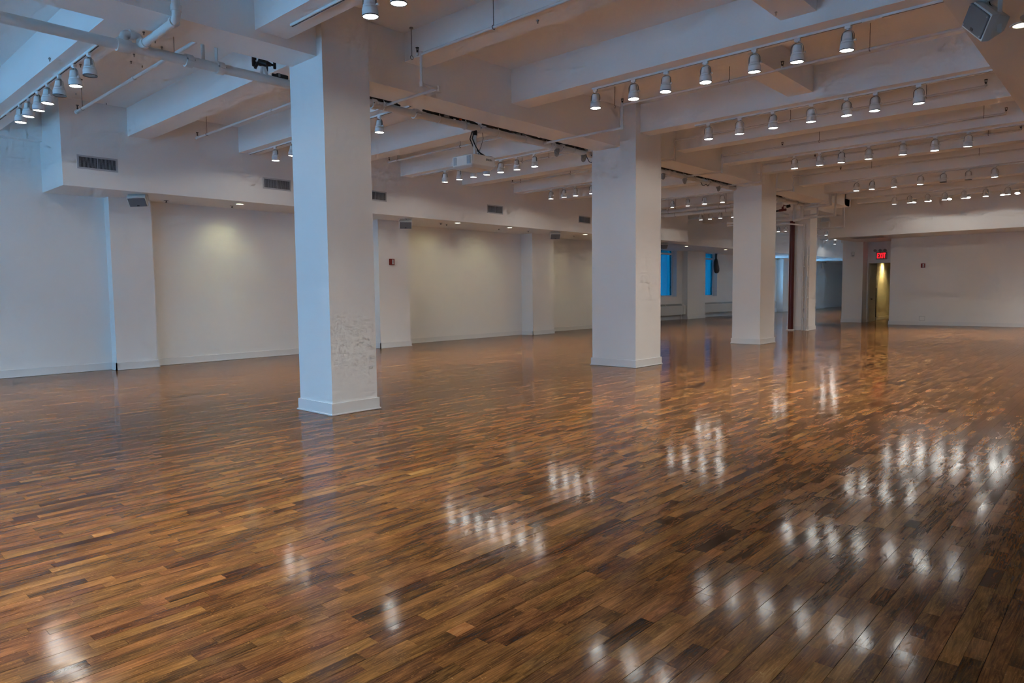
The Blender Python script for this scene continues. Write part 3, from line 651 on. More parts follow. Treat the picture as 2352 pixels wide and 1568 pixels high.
# exit sign with two lamp heads and test knob
ex = empty('exit_sign', (-7.25, 28.18, 2.33), 'red lit EXIT sign with emergency lamp heads above the corridor doorway', 'exit sign')
MB().bev(-7.45, -7.08, 28.13, 28.18, 2.33, 2.60, 0.006).build('housing', 'sign_body', ex)
def glyph(name, x0, polys, z0=2.372, h=0.19):
    mb = MB()
    for poly in polys: mb.prism([(x0 + u * 0.085, z0 + v * h) for u, v in poly], 28.131, 28.124, lambda x, z, d: (x, d, z))
    fixn(mb.build(name, 'exit_glow', ex))
R_ = lambda a, b_, c, d: [(a, c), (b_, c), (b_, d), (a, d)]
glyph('letter', -7.408, [R_(0, .30, 0, 1), R_(.3, .82, 0, .17), R_(.3, .72, .42, .58), R_(.3, .82, .83, 1)])
glyph('letter', -7.328, [[(0, 0), (.28, 0), (.95, 1), (.67, 1)], [(.67, 0), (.95, 0), (.28, 1), (0, 1)]])
glyph('letter', -7.238, [R_(.1, .42, 0, 1)])
glyph('letter', -7.193, [R_(.27, .57, 0, .83), R_(0, .84, .83, 1)])
for k, x in enumerate((-7.47, -7.30, -7.14)):
    MB().cyl((x, 28.16, 2.66), (x, 28.08, 2.655), 0.045, 0.055, n=14).cyl((x, 28.16, 2.60), (x, 28.15, 2.66), 0.015, n=8).build('lamp_head', 'sign_body', ex)
# door frame
df = empty('door_1', (-7.2, 28.2, 0), kind='structure')
MB().box(-7.76, -7.69, 28.14, 28.32, 0, 2.245).build('jamb', 'trim_paint', df); MB().box(XD - 0.06, XD + .02, 28.14, 28.32, 0, 2.245).build('jamb', 'trim_paint', df)
MB().box(-7.76, XD + .02, 28.14, 28.32, 2.20, 2.29).build('head', 'trim_paint', df)
# door leaf swung open against the corridor side
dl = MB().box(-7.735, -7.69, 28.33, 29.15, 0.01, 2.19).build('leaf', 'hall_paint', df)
MB().cyl((-7.69, 28.42, 0.86), (-7.64, 28.42, 0.86), 0.012, n=8).lathe([(0.0, -.025), (0.022, -.015), (0.027, 0), (0.022, .015), (0, .025)], n=10, axis_o=(-7.63, 28.42, 0.86)).build('knob', 'knob_dark', dl)
ns = empty('fire_notice', (-8.04, 29.80, 1.28), 'white notice printed with red lines inside the yellow corridor', 'notice')
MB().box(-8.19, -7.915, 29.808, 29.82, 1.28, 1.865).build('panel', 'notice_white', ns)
for r in range(13):
    if r in (2, 6): continue
    x0 = -8.17 + 0.02 * (r % 3); x1 = -7.94 - 0.025 * ((r * 7) % 3); zz = 1.82 - r * 0.04
    pr_ = MB(); x = x0
    while x < x1:
        wd = 0.012 + 0.03 * random.random(); pr_.box(x, min(x + wd, x1), 29.8065, 29.8085, zz - 0.011, zz + 0.011); x += wd + 0.008
    pr_.build('print_line', 'notice_red', ns)['kind'] = 'stuff'
tag(MB().box(-7.862, -7.835, 29.795, 29.83, 0.135, 1.27).box(-7.885, -7.858, 29.795, 29.815, 0.135, 1.27).build('corner_guard', 'guard_grey'), 'grey metal strip guarding the corridor wall corner', 'corner guard')
op = empty('outlet_plate', (-5.57, YF, 0.16), 'blank square cover plate just above the far baseboard', 'cover plate')
MB().box(-5.645, -5.49, YF - .006, YF + .001, 0.165, 0.295).build('plate', 'wall_paint', op); MB().box(-5.655, -5.48, YF - .002, YF + .002, 0.157, 0.303).build('painted_edge_shadow', 'vent_frame', op)  # grey rim behind the plate stands in for its edge shadow
th = empty('wall_sensor', (-8.075, 27.6, 2.45), 'small pale sensor box high on the doorway pier', 'sensor')
MB().bev(-8.125, -8.025, 27.555, 27.602, 2.44, 2.615, 0.012).build('housing', 'speaker_white', th); MB().box(-8.11, -8.04, 27.551, 27.556, 2.47, 2.50).build('slot', 'vent_slat', th)
em = empty('emergency_light', (-15.30, 45.9, 2.6), 'white twin head emergency light on the far left pilaster', 'emergency light')
MB().bev(-15.31, -15.21, 45.75, 46.10, 2.55, 2.90, 0.015).build('housing', 'speaker_white', em)
for yy in (45.68, 46.02): MB().cyl((-15.22, yy, 2.98), (-15.08, yy + .05, 2.97), 0.07, 0.08, n=12).cyl((-15.25, yy, 2.9), (-15.22, yy, 2.98), 0.02, n=8).build('lamp_head', 'heater_grille', em)
dm = empty('dome_camera', (-15.3, 46.4, 2.95), 'tiny dark dome camera high in the far left corner', 'camera')
MB().cyl((-15.29, 46.35, 3.62), (-15.15, 46.35, 3.62), 0.05, n=12).build('base', 'speaker_white', dm); MB().lathe([(0.06, 0), (0.05, -.04), (0.02, -.06), (0, -.062)], n=12, axis_o=(-15.13, 46.35, 3.62)).build('dome', 'black_plastic', dm)
# soffit sprinklers and detectors
for (x, y), lb in (((-12.93, 6.22), 'tiny dark sprinkler beside the downlight left of nearest column'), ((-12.78, 11.39), 'flat round sprinkler cover right of the middle loudspeaker'), ((-12.89, 11.68), 'tiny dark sprinkler beside the first downlight of the pair'),
                   ((-12.895, 13.57), 'tiny dark sprinkler beside the second downlight of the pair'), ((-12.82, 14.68), 'flat dark sprinkler cover above the third pilaster'), ((-12.97, 5.03), 'flat dark sprinkler cover right of the first loudspeaker'), ((-12.95, 16.95), 'tiny sprinkler beside the downlight at the wide column')):
    e = empty('soffit_sprinkler', (x, y, SOF), lb, 'sprinkler', 'small sprinklers in the soffit')
    MB().cyl((x, y, SOF + .002), (x, y, SOF - .006), 0.038, n=14).build('escutcheon', 'speaker_white' if 'tiny' in lb else 'vent_slat', e)
    MB().cyl((x, y, SOF - .005), (x, y, SOF - .035), 0.009, n=8).cyl((x, y, SOF - .033), (x, y, SOF - .037), 0.018, n=10).build('head', 'sprinkler_brass', e)
sd = empty('smoke_detector', (-0.75, 6.35, 3.35), 'pale smoke detector with red light at the upper right edge', 'smoke detector')
MB().lathe([(0, -.045), (0.04, -.043), (0.055, -.02), (0.06, 0)], n=16, axis_o=(-0.745, 6.72, 3.35)).build('body', 'heater_grille', sd); MB().lathe([(0, -.007), (.006, -.005), (.008, 0)], n=8, axis_o=(-0.77, 6.70, 3.315)).build('indicator', 'led_red', sd)
gr = empty('soffit_grille', (-6.95, 25.4, SOF), 'dark flat return grille in the far soffit above the doorway', 'air vent')
MB().box(-7.47, -6.45, 25.02, 25.75, SOF - .008, SOF + .01).build('frame', 'vent_frame', gr)
for k in range(12): MB().box(-7.43, -6.49, 25.05 + k * .057, 25.05 + k * .057 + .035, SOF - .013, SOF - .007).build('slat', 'vent_slat', gr)

# ---- convectors under the windows
def convector(xw, y0, y1, label, cap=True):
    e = empty('convector', (xw, (y0 + y1) / 2, 0.2), label, 'heater', 'white wall convectors under the windows')
    x1 = xw + 0.24
    pl = [(xw, .22), (x1, .22), (x1, .60), (x1 - .10, .685), (xw, .685)]
    fixn(MB().prism(pl, y0, y1 - (0.19 if cap else 0), lambda x, z, d: (x, d, z)).build('casing', 'heater_white', e))
    if cap: fixn(MB().prism([(x, z) for x, z in pl], y1 - .175, y1, lambda x, z, d: (x, d, z)).build('end_cap', 'heater_white', e))
    n = max(1, int((y1 - y0) / 1.3)); ys = np.linspace(y0 + .05, y1 - (.22 if cap else .05), n + 1)
    for k in range(n):
        a, b_ = ys[k] + .03, ys[k + 1] - .03
        vv = [(x1 - .012, a, .613), (x1 - .012, b_, .613), (x1 - .090, b_, .680), (x1 - .090, a, .680)]
        vv = [(x, y, z + .003) for x, y, z in vv]
        fixn(MB().add(vv + [(x, y, z - .006) for x, y, z in vv], [(0, 1, 2, 3), (7, 6, 5, 4), (0, 4, 5, 1), (1, 5, 6, 2), (2, 6, 7, 3), (3, 7, 4, 0)]).build('grille', 'heater_grille', e))
    for yy in (y0 + .2, y1 - .1): MB().cyl((xw + .06, yy, 0.0), (xw + .06, yy, 0.225), 0.014, n=8).build('supply_pipe', 'heater_white', e)
convector(-15.05, 24.3, 27.36, 'white convector with grille top under the first blue window')
convector(-15.20, 29.4, 33.3, 'long white convector under the window with the black bag', cap=False)
convector(-15.35, 35.5, 38.2, 'white convector showing just beyond the third column')
# ---- black bag hanging at the second window
bg = empty('black_bag', (-15.05, 30.78, 2.05), 'black plastic bag hanging knotted in the second window', 'bag')
prof = [(3.06, .10, .02), (2.95, .085, .01), (2.84, .07, .0), (2.78, .055, .0), (2.74, .07, .01), (2.68, .12, .02), (2.58, .155, .02), (2.42, .175, .05), (2.28, .19, .07), (2.18, .185, .08), (2.10, .15, .07), (2.055, .08, .06), (2.05, .0, .06)]
mb = MB(); n = 18; V = []
for z, r, dy in prof:
    for k in range(n):
        a = 2 * math.pi * k / n; rr = r * (1 + .10 * math.sin(3 * a + z * 6) + .06 * math.sin(7 * a - z * 11))
        V.append((-15.06 + rr * .55 * math.cos(a), 30.72 + dy + rr * math.sin(a), z))
ff = [(i * n + k, i * n + (k + 1) % n, (i + 1) * n + (k + 1) % n, (i + 1) * n + k) for i in range(len(prof) - 1) for k in range(n)]
fixn(mb.add(V, ff, True).build('sack', 'bag_black', bg))
MB().tube([(-15.06 + .035 * math.cos(a), 30.72 + .058 * math.sin(a), 2.78 + .01 * math.sin(2 * a)) for a in np.linspace(0, 6.3, 14)], 0.012, n=6).build('knot', 'bag_black', bg)

# ================================================================== PIPES
XP, ZP, RP = -7.20, 3.635, 0.048
mp = empty('main_pipe', (XP, 10.0, ZP), 'long thick white sprinkler main running beside the column row', 'pipe')
MB().tube([(XP, YB, ZP), (XP, 4.2, ZP), (XP, 9.8, ZP), (XP, 15.6, ZP), (XP, 19.4, ZP)], RP, n=16).build('pipe', 'pipe_paint', mp)
def coupling(y, parent, strap=None):
    o = fixn(MB().cyl((XP, y - .035, ZP), (XP, y + .035, ZP), RP + .016, n=16).box(XP + RP - .005, XP + RP + .035, y - .03, y + .03, ZP - .012, ZP + .012).box(XP - RP - .035, XP - RP + .005, y - .03, y + .03, ZP - .012, ZP + .012).build('coupling', 'pipe_paint', parent))
    MB().cyl((XP + RP + .02, y - .04, ZP), (XP + RP + .02, y + .04, ZP), 0.009, n=6).build('bolt', 'yoke_metal', o)
for y in (-1.5, 1.2, 3.07, 3.39, 5.33, 6.01, 7.20, 8.86, 9.10, 12.0, 14.3, 17.6, 19.5): coupling(y, mp)
for y in (-1.3, 3.36, 6.9, 11.1, 14.9, 18.6):
    zt_ = SLAB if y != 3.36 else SLAB
    MB().box(XP - .03, XP + .03, y - .004, y + .004, ZP + RP, zt_).build('hanger_strap', 'pipe_paint', mp)
    MB().tube([(XP + (RP + .006) * math.cos(a), y, ZP + (RP + .006) * math.sin(a)) for a in np.linspace(0, 6.283, 17)], 0.007, n=5).build('hanger_ring', 'pipe_paint', mp)
dr = empty('drain_pipe', (XP, 2.55, 3.67), 'white bent pipe branching off the main at the upper left', 'pipe')
MB().tube(path([(XP, 2.47, ZP + .01), (XP, 2.47, ZP + .12), (XP, 2.62, ZP + .12), (XP, 2.62, ZP + .03), (XP + .06, 2.62, ZP + .03)], 0.05), 0.034, n=12).build('fitting', 'pipe_paint', dr)
MB().tube(path([(XP + .02, 2.62, ZP + .03), (-6.30, 2.60, ZP + .03), (-6.30, 2.60, SLAB)], 0.07), 0.036, n=12).build('pipe', 'pipe_paint', dr)
for a, b_ in (((-6.30, 2.60, 3.74), (-6.30, 2.60, 3.79)), ((-6.38, 2.60, ZP + .03), (-6.34, 2.60, ZP + .03)), ((XP + .10, 2.62, ZP + .03), (XP + .15, 2.62, ZP + .03)), ((XP, 2.47, ZP + .04), (XP, 2.47, ZP + .075)), ((XP, 2.525, ZP + .12), (XP, 2.565, ZP + .12))):
    MB().cyl(a, b_, 0.046, n=12).build('collar', 'pipe_paint', dr)
MB().cyl((XP, 2.41, ZP), (XP, 2.53, ZP), RP + .014, n=14).build('saddle', 'pipe_paint', dr)

def sprinkler_head(x, y, z, parent, up=True):
    s_ = 1 if up else -1
    o = MB().cyl((x, y, z), (x, y, z + s_ * .03), 0.017, n=8).build('head_tee', 'pipe_paint', parent)
    MB().cyl((x, y, z + s_ * .03), (x, y, z + s_ * .045), 0.012, n=8).box(x - .015, x - .009, y - .004, y + .004, z + s_ * .045, z + s_ * .085).box(x + .009, x + .015, y - .004, y + .004, z + s_ * .045, z + s_ * .085).cyl((x, y, z + s_ * .045), (x, y, z + s_ * .06), 0.006, n=6).cyl((x, y, z + s_ * .083), (x, y, z + s_ * .089), 0.021, n=10).build('sprinkler', 'sprinkler_brass', o)
def rod(x, y, z, parent, top=SLAB, r=0.016):
    o = MB().cyl((x, y, z + r), (x, y, top), 0.0045, n=6).cyl((x, y, top - .012), (x, y, top), 0.022, n=10).build('hanger_rod', 'rod_metal', parent)
    MB().tube([(x, y + (r + .005) * math.cos(a), z + (r + .005) * math.sin(a)) for a in np.linspace(0, 6.283, 13)], 0.005, n=5).build('hanger_ring', 'rod_metal', o)
def branch_r(y, xe, zr, x_end, heads, rods, label, r=0.016, jog=0.0):
    e = empty('sprinkler_branch', (XP, y, ZP), label, 'pipe', 'white sprinkler branch pipes')
    if jog: pts = [(XP, y, ZP), (xe, y, ZP), (xe, y - jog, ZP), (xe, y - jog, zr), (x_end, y - jog, zr)]
    else: pts = [(XP, y, ZP), (xe, y, ZP), (xe, y, zr), (x_end, y, zr)]
    yy = y - jog
    MB().tube(path(pts, 0.045), [r] * len(path(pts, 0.045)), n=10).build('pipe', 'pipe_paint', e)
    MB().cyl((XP + .02, y, ZP), (XP + RP + .05, y, ZP), r + .009, n=10).build('tee', 'pipe_paint', e)
    for p in pts[1:-1]:
        MB().cyl((p[0], p[1], p[2] - .03), (p[0], p[1], p[2] + .03), r + .006, n=10).build('elbow_collar', 'pipe_paint', e)
    for x in heads: sprinkler_head(x, yy, zr, e)
    for x in rods: rod(x, yy, zr, e)
branch_r(5.47, -6.14, 3.965, -1.2, (-6.20, -3.4), (-6.30, -5.0, -3.0), 'white branch pipe bent upward right of the nearest column', jog=0.25)
branch_r(8.61, -5.69, 3.955, -1.2, (-5.69, -3.38), (-5.82, -4.06, -2.4), 'white branch pipe below the topmost long track', r=0.017)
branch_r(11.32, -6.36, 3.965, -1.70, (-1.70,), (-4.3, -2.40), 'white branch pipe rising just right of the wide column')
branch_r(13.23, -6.37, 3.95, -1.71, (-5.17, -1.71), (-4.5, -2.0), 'white branch pipe with two risers bends above the third track')
branch_r(15.09, -6.35, 4.0, -1.73, (-5.21, -1.73), (-4.7, -2.2), 'white branch pipe running under the third track')
branch_r(16.86, -6.31, 3.95, -1.2, (-5.25,), (-4.6, -2.6), 'white branch pipe leaving the third column')
def branch_l(y, x0, z, x1, heads, rods, label, r=0.016):
    e = empty('sprinkler_branch', (x0, y, z), label, 'pipe', 'white sprinkler branch pipes')
    MB().tube([(x0, y, z), ((x0 + x1) / 2, y, z), (x1, y, z)], r, n=10).build('pipe', 'pipe_paint', e)
    MB().cyl((x0 - .02, y, z), (x0 + .03, y, z), r + .007, n=10).cyl(((x0 * .45 + x1 * .55) - .02, y, z), ((x0 * .45 + x1 * .55) + .02, y, z), r + .006, n=10).build('collar', 'pipe_paint', e)
    MB().tube(path([(x1 - .01, y, z), (x1 + .08, y, z), (x1 + .08, y, ZP)], .05), r, n=8).build('drop', 'pipe_paint', e)
    for x in heads: sprinkler_head(x, y, z, e)
    for x in rods: rod(x, y, z, e)
branch_l(3.22, -11.31, 3.90, -7.28, (-11.27,), (-11.05, -7.9), 'white branch pipe ending at a sprinkler above the first vent', r=0.02)
branch_l(5.11, -11.78, 3.90, -7.28, (-11.76,), (-11.40, -8.3), 'white branch pipe ending left of the nearest column')
branch_l(8.70, -11.29, 3.90, -7.28, (-11.27,), (-11.0, -9.2), 'white branch pipe ending above the third vent')
branch_l(10.60, -10.9, 3.90, -7.28, (-10.8,), (-9.4, -8.7), 'white branch pipe behind the projector')
branch_l(12.45, -11.38, 3.90, -7.28, (-11.36,), (-11.1, -9.6), 'white branch pipe ending above the fourth vent')
branch_l(14.35, -11.3, 3.90, -7.28, (-11.28,), (-10.9,), 'white branch pipe among the lamps left of the wide column')
for k, (y, r, lb) in enumerate(((18.35, .05, 'thick white pipe crossing just above the lower far track'), (18.75, .06, 'thickest white pipe crossing above the lower far track'))):
    e = empty('cross_pipe', (-10, y, 3.62), lb, 'pipe')
    MB().tube([(-12.2, y, 3.60 - .06 * k), (-10, y, 3.60 - .06 * k), (-7.3, y, 3.60 - .06 * k)], r, n=14).build('pipe', 'pipe_paint', e)
    for x in (-10.9, -9.6, -8.6): MB().cyl((x - .03, y, 3.60 - .06 * k), (x + .03, y, 3.60 - .06 * k), r + .012, n=14).build('coupling', 'pipe_paint', e)
    for x in (-10.5, -8.9): rod(x, y, 3.60 - .06 * k, e, r=r)

# ---- cables, tape and scraps lying along the main pipe
def cable_run(y0, y1, label, seed, dens=26, orange=False):
    rr = random.Random(seed)
    e = empty('cable_bundle', (XP, (y0 + y1) / 2, ZP + RP), label, 'cable bundle', 'cable bundles lying on the pipe')
    for k in range(3):
        pts = []; y = y0
        while y < y1:
            pts.append((XP + rr.uniform(-.03, .035), y, ZP + RP + .008 + rr.random() * .028)); y += rr.uniform(.10, .2)
        pts.append((XP, y1, ZP + RP + .008))
        MB().tube(pts, 0.008 + .003 * k, n=6).build('cable', 'black_cable', e)
    for k in range(int((y1 - y0) * dens / 6)):
        y = rr.uniform(y0, y1); l = rr.uniform(.04, .12); h = rr.uniform(.015, .05)
        x = XP + rr.uniform(-.02, .03); dz = rr.uniform(-.012, .012)
        mt = rr.choice(('black_plastic', 'black_cable', 'brown_wrap', 'foil_grey', 'black_plastic'))
        a = (x, y, ZP + RP + .004)
        V = [(x - .02, y, ZP + RP), (x + .025, y, ZP + RP - .006), (x + .025, y + l, ZP + RP - .006), (x - .02, y + l, ZP + RP), (x - .015, y + l * .1, ZP + RP + h + dz), (x + .02, y + l * .15, ZP + RP + h), (x + .018, y + l * .9, ZP + RP + h - dz), (x - .015, y + l * .85, ZP + RP + h * .8)]
        fixn(MB().add(V, [(0, 3, 2, 1), (4, 5, 6, 7), (0, 1, 5, 4), (1, 2, 6, 5), (2, 3, 7, 6), (3, 0, 4, 7)]).build('plug', mt, e))
    if orange: fixn(MB().bev(XP + .01, XP + .035, y0 + .62 * (y1 - y0), y0 + .62 * (y1 - y0) + .05, ZP + RP, ZP + RP + .05, .004).build('orange_plug', 'orange_tag', e))
    for k in range(max(2, int((y1 - y0) / .5))):
        y = y0 + (k + .5) * (y1 - y0) / max(2, int((y1 - y0) / .5))
        MB().tube([(XP + (RP + .006) * math.cos(a), y, ZP + (RP + .006) * math.sin(a) + (.02 if math.sin(a) > .5 else 0)) for a in np.linspace(0, 6.283, 13)], 0.005, n=5).build('cable_tie', 'trim_paint', e)
cable_run(4.64, 5.75, 'short black cable bundle on the pipe just right of nearest column', 1, 14)
cable_run(6.15, 7.15, 'thick black cable bundle on the pipe above the projector', 2, 44, True)
cable_run(7.25, 9.72, 'tangle of black leads and scraps on the pipe before the wide column', 3, 34)
cable_run(10.7, 15.5, 'tangle of black leads on the pipe between second and third columns', 4, 40)
cable_run(16.6, 18.4, 'dark leads on the pipe beyond the third column', 5, 30)
for k, (y, lb) in enumerate(((8.96, 'crumpled grey foil hanging left under the pipe by the wide column'), (9.68, 'crumpled grey foil hanging right under the pipe by the wide column'), (12.33, 'grey scrap hanging under the pipe at the edge of the wide column'), (13.2, 'grey pointed scrap hanging under the pipe midway between columns'), (14.75, 'grey scrap hanging under the pipe just before the third column'))):
    rr = random.Random(20 + k); n = 9; V = []
    for z, r in ((0, .05), (-.03, .055), (-.065, .045), (-.10, .035), (-.115, .01)):
        for j in range(n):
            a = 2 * math.pi * j / n; q = r * rr.uniform(.7, 1.25)
            V.append((XP + .01 + q * .8 * math.cos(a), y + q * 1.1 * math.sin(a), ZP - RP + .012 + z + rr.uniform(-.008, .008)))
    ff = [(i * n + j, i * n + (j + 1) % n, (i + 1) * n + (j + 1) % n, (i + 1) * n + j) for i in range(4) for j in range(n)] + [tuple(range(n)), tuple(reversed(range(4 * n, 5 * n)))]
    tag(fixn(MB().add(V, ff).build('foil_scrap', 'foil_grey')), lb, 'scrap', 'scraps hanging under the pipe')
tag(MB().tube([(XP + .03, 9.70, ZP + .02), (XP + .05, 9.74, ZP - .08), (XP + .05, 9.80, ZP - .14), (XP + .05, 9.86, ZP - .145), (XP + .05, 9.90, ZP - .11), (XP + .05, 9.88, ZP - .03), (XP + .02, 9.80, ZP + .04)], 0.006, n=6).build('cable_loop', 'black_cable'), 'thin dark cable loop drooping from the pipe at the wide column', 'cable')
tag(MB().tube([(XP + .02, 13.9, ZP - .04), (XP + .03, 13.95, ZP - .10), (XP + .03, 14.05, ZP - .09), (XP + .03, 14.12, ZP - .06), (XP + .03, 14.2, ZP - .09), (XP + .02, 14.3, ZP - .04)], 0.007, n=6).build('cable_loop', 'black_cable'), 'thin wavy dark cable under the pipe between second and third columns', 'cable')

# ---- grip clamp and small power bar on the pipe, left of the nearest column
cl = empty('grip_clamp', (XP, 3.86, ZP + RP), 'black studio grip clamp standing on the pipe left of nearest column', 'clamp')
ax = Vector((0.68, 0.73, -0.22)).normalized()      # roughly along the picture plane
c0 = Vector((XP + .01, 3.87, ZP + RP + .115))
MB().cyl(c0 - ax * .045, c0 + ax * .045, 0.040, n=16).build('grip_head', 'black_plastic', cl)
def knob(c, half, r, nm='knob'):
    u, v = basis(ax); MB().cyl(c - ax * .018, c + ax * .018, r * .45, n=10).add([c + u * sx * r * .35 + v * sy * r * 1.25 + ax * sz * .017 for sz in (-1, 1) for sx, sy in ((-1, -1), (1, -1), (1, 1), (-1, 1))], [(3, 2, 1, 0), (4, 5, 6, 7), (0, 1, 5, 4), (1, 2, 6, 5), (2, 3, 7, 6), (3, 0, 4, 7)]).build(nm, 'black_plastic', cl)
kc = c0 - ax * .095
MB().cyl(c0 - ax * .045, kc, 0.012, n=8).build('spindle', 'vent_frame', cl)
fixn(MB().bev(kc.x - .02, kc.x + .02, kc.y - .022, kc.y + .022, kc.z - .062, kc.z + .062, .008).build('knob', 'black_plastic', cl))
k2 = c0 + ax * .125; MB().cyl(c0 + ax * .045, k2, 0.016, 0.011, n=8).cyl(c0 + ax * .04, c0 + ax * .085, .03, .02, n=12).build('spindle', 'black_plastic', cl)
fixn(MB().bev(k2.x - .012, k2.x + .014, k2.y - .014, k2.y + .014, k2.z - .038, k2.z + .038, .006).build('knob', 'black_plastic', cl))
MB().cyl(c0 + Vector((0, 0, .03)), c0 + Vector((0, 0, .09)), 0.006, n=6).build('spigot', 'vent_frame', cl)
MB().cyl(c0 + Vector((.01, .03, -.03)), (XP + .02, 3.90, ZP + RP + .03), 0.020, 0.018, n=10).build('stud', 'black_plastic', cl)
for dy, nm in ((-.035, 'jaw'), (.03, 'jaw')):
    fixn(MB().add([(XP + .035, 3.86 + dy - .012, ZP + .03), (XP + .065, 3.86 + dy - .012, ZP + .02), (XP + .04, 3.865 + dy * .4 - .01, ZP + RP + .07), (XP + .015, 3.865 + dy * .4 - .01, ZP + RP + .07),
                   (XP + .035, 3.86 + dy + .012, ZP + .03), (XP + .065, 3.86 + dy + .012, ZP + .02), (XP + .04, 3.865 + dy * .4 + .01, ZP + RP + .07), (XP + .015, 3.865 + dy * .4 + .01, ZP + RP + .07)],
                  [(0, 1, 2, 3), (7, 6, 5, 4), (0, 4, 5, 1), (1, 5, 6, 2), (2, 6, 7, 3), (3, 7, 4, 0)]).build(nm, 'pipe_paint', cl))
MB().cyl((XP + .03, 3.80, ZP + RP + .10), (XP + .02, 3.77, ZP + RP + .03), 0.016, n=8).build('lever', 'black_plastic', cl)
pb = empty('power_bar', (XP, 4.10, ZP + RP), 'small black adapter lying on the pipe against the nearest column', 'adapter')
fixn(MB().bev(XP - .025, XP + .03, 4.02, 4.16, ZP + RP - .004, ZP + RP + .038, .006).build('body', 'black_plastic', pb)); MB().cyl((XP, 3.98, ZP + RP + .015), (XP, 4.03, ZP + RP + .018), .016, n=10).build('plug', 'black_plastic', pb); MB().box(XP + .005, XP + .032, 4.035, 4.06, ZP + RP, ZP + RP + .039).build('tape', 'foil_grey', pb)

# ---- projector
pj = empty('projector', (XP, 7.1, 3.06), 'white video projector hanging on a pole from the ceiling pipe', 'projector')
X0, X1, Y0, Y1, Z0, Z1 = -7.46, -7.03, 6.88, 7.35, 3.085, 3.225
def rrect(x0, x1, y0, y1, r, n=4):
    out = []
    for cx_, cy_, a0 in ((x1 - r, y0 + r, -90), (x1 - r, y1 - r, 0), (x0 + r, y1 - r, 90), (x0 + r, y0 + r, 180)):
        out += [(cx_ + r * math.cos(math.radians(a0 + 90 * k / n)), cy_ + r * math.sin(math.radians(a0 + 90 * k / n))) for k in range(n + 1)]
    return out
body = MB(); base_ = rrect(X0, X1, Y0, Y1, .035); n = len(base_); cxm, cym = (X0 + X1) / 2, (Y0 + Y1) / 2
lev = [(Z0 - .052, .50), (Z0 - .040, .80), (Z0 - .012, .96), (Z0, 1.0), (Z1 - .008, 1.0), (Z1, .97)]
V = [(cxm + (x - cxm) * k, cym + (y - cym) * k, z) for z, k in lev for x, y in base_]
ff = [(i * n + j, i * n + (j + 1) % n, (i + 1) * n + (j + 1) % n, (i + 1) * n + j) for i in range(len(lev) - 1) for j in range(n)] + [tuple(reversed(range(n))), tuple(range((len(lev) - 1) * n, len(lev) * n))]
bd = fixn(body.add(V, ff).build('body', 'projector_body', pj))
MB().box(X0 + .04, X0 + .10, Y0 - .003, Y0 + .002, Z0 + .012, Z1 - .018).build('air_grille', 'projector_vent', bd); MB().box(X1 - .115, X1 - .045, Y0 - .003, Y0 + .002, Z0 + .012, Z1 - .018).build('air_grille', 'projector_vent', bd)
MB().cyl((X1 - .14, Y0 + .13, Z0 - .046), (X1 - .14, Y0 + .13, Z0 - .038), .022, n=12).build('foot_recess', 'black_plastic', bd)
fc = bpy.data.curves.new('lettering', 'FONT'); fc.body = 'EPSON'; fc.size = .042; fc.extrude = .0008; fc.align_x = 'CENTER'; fc.align_y = 'CENTER'
fo = bpy.data.objects.new('lettering_curve', fc); lm = bpy.data.meshes.new_from_object(fo); bpy.data.objects.remove(fo)
fo = bpy.data.objects.new('lettering', lm); COL.objects.link(fo); lm.materials.clear(); lm.materials.append(M['letter_grey']); fo.parent = pj
fo.location = Vector((X1 + .001, Y0 + .33, Z0 + .085)) - pj.location; fo.rotation_euler = (math.radians(90), 0, math.radians(90))
MB().cyl((XP - .005, 7.105, 3.245), (XP - .005, 7.105, ZP - RP + .01), .027, n=14).build('pole', 'pipe_paint', pj)
MB().cyl((XP - .005, 7.105, ZP - RP - .06), (XP - .005, 7.105, ZP - RP + .012), .034, n=14).build('pole_collar', 'black_plastic', pj)
fixn(MB().cyl((XP - .005, 7.105, 3.225), (XP - .005, 7.105, 3.262), .085, .06, n=14).bev(XP - .02, XP + .09, 7.08, 7.22, 3.226, 3.25, .008).box(XP - .12, XP + .10, 7.09, 7.12, 3.224, 3.238).box(XP - .02, XP + .01, 6.98, 7.25, 3.224, 3.238).build('mount_plate', 'black_plastic', pj))
for k, (a, b_) in enumerate((((-.03, -.03), (.05, .05)), ((.02, -.035), (.03, .06)))):
    MB().tube([(XP + a[0], 7.105 + a[1], ZP - RP), (XP + a[0] - .03, 7.09 + a[1], 3.48), (XP + a[0], 7.10, 3.36), (XP + b_[0], 7.12 + b_[1], 3.275), (XP + b_[0] + .03, 7.18 + b_[1], 3.24)], .0085, n=6).build('cable', 'black_cable', pj)
MB().tube([(XP + .03, 7.22, ZP - RP), (XP + .035, 7.235, 3.50), (XP + .02, 7.20, 3.38), (XP + .02, 7.14, 3.27)], .0035, n=5).build('safety_wire', 'black_cable', pj)
MB().tube([(XP + .07, 7.17, 3.25), (XP + .10, 7.22, 3.235), (XP + .13, 7.32, 3.232)], .008, n=6).build('cable', 'black_cable', pj)

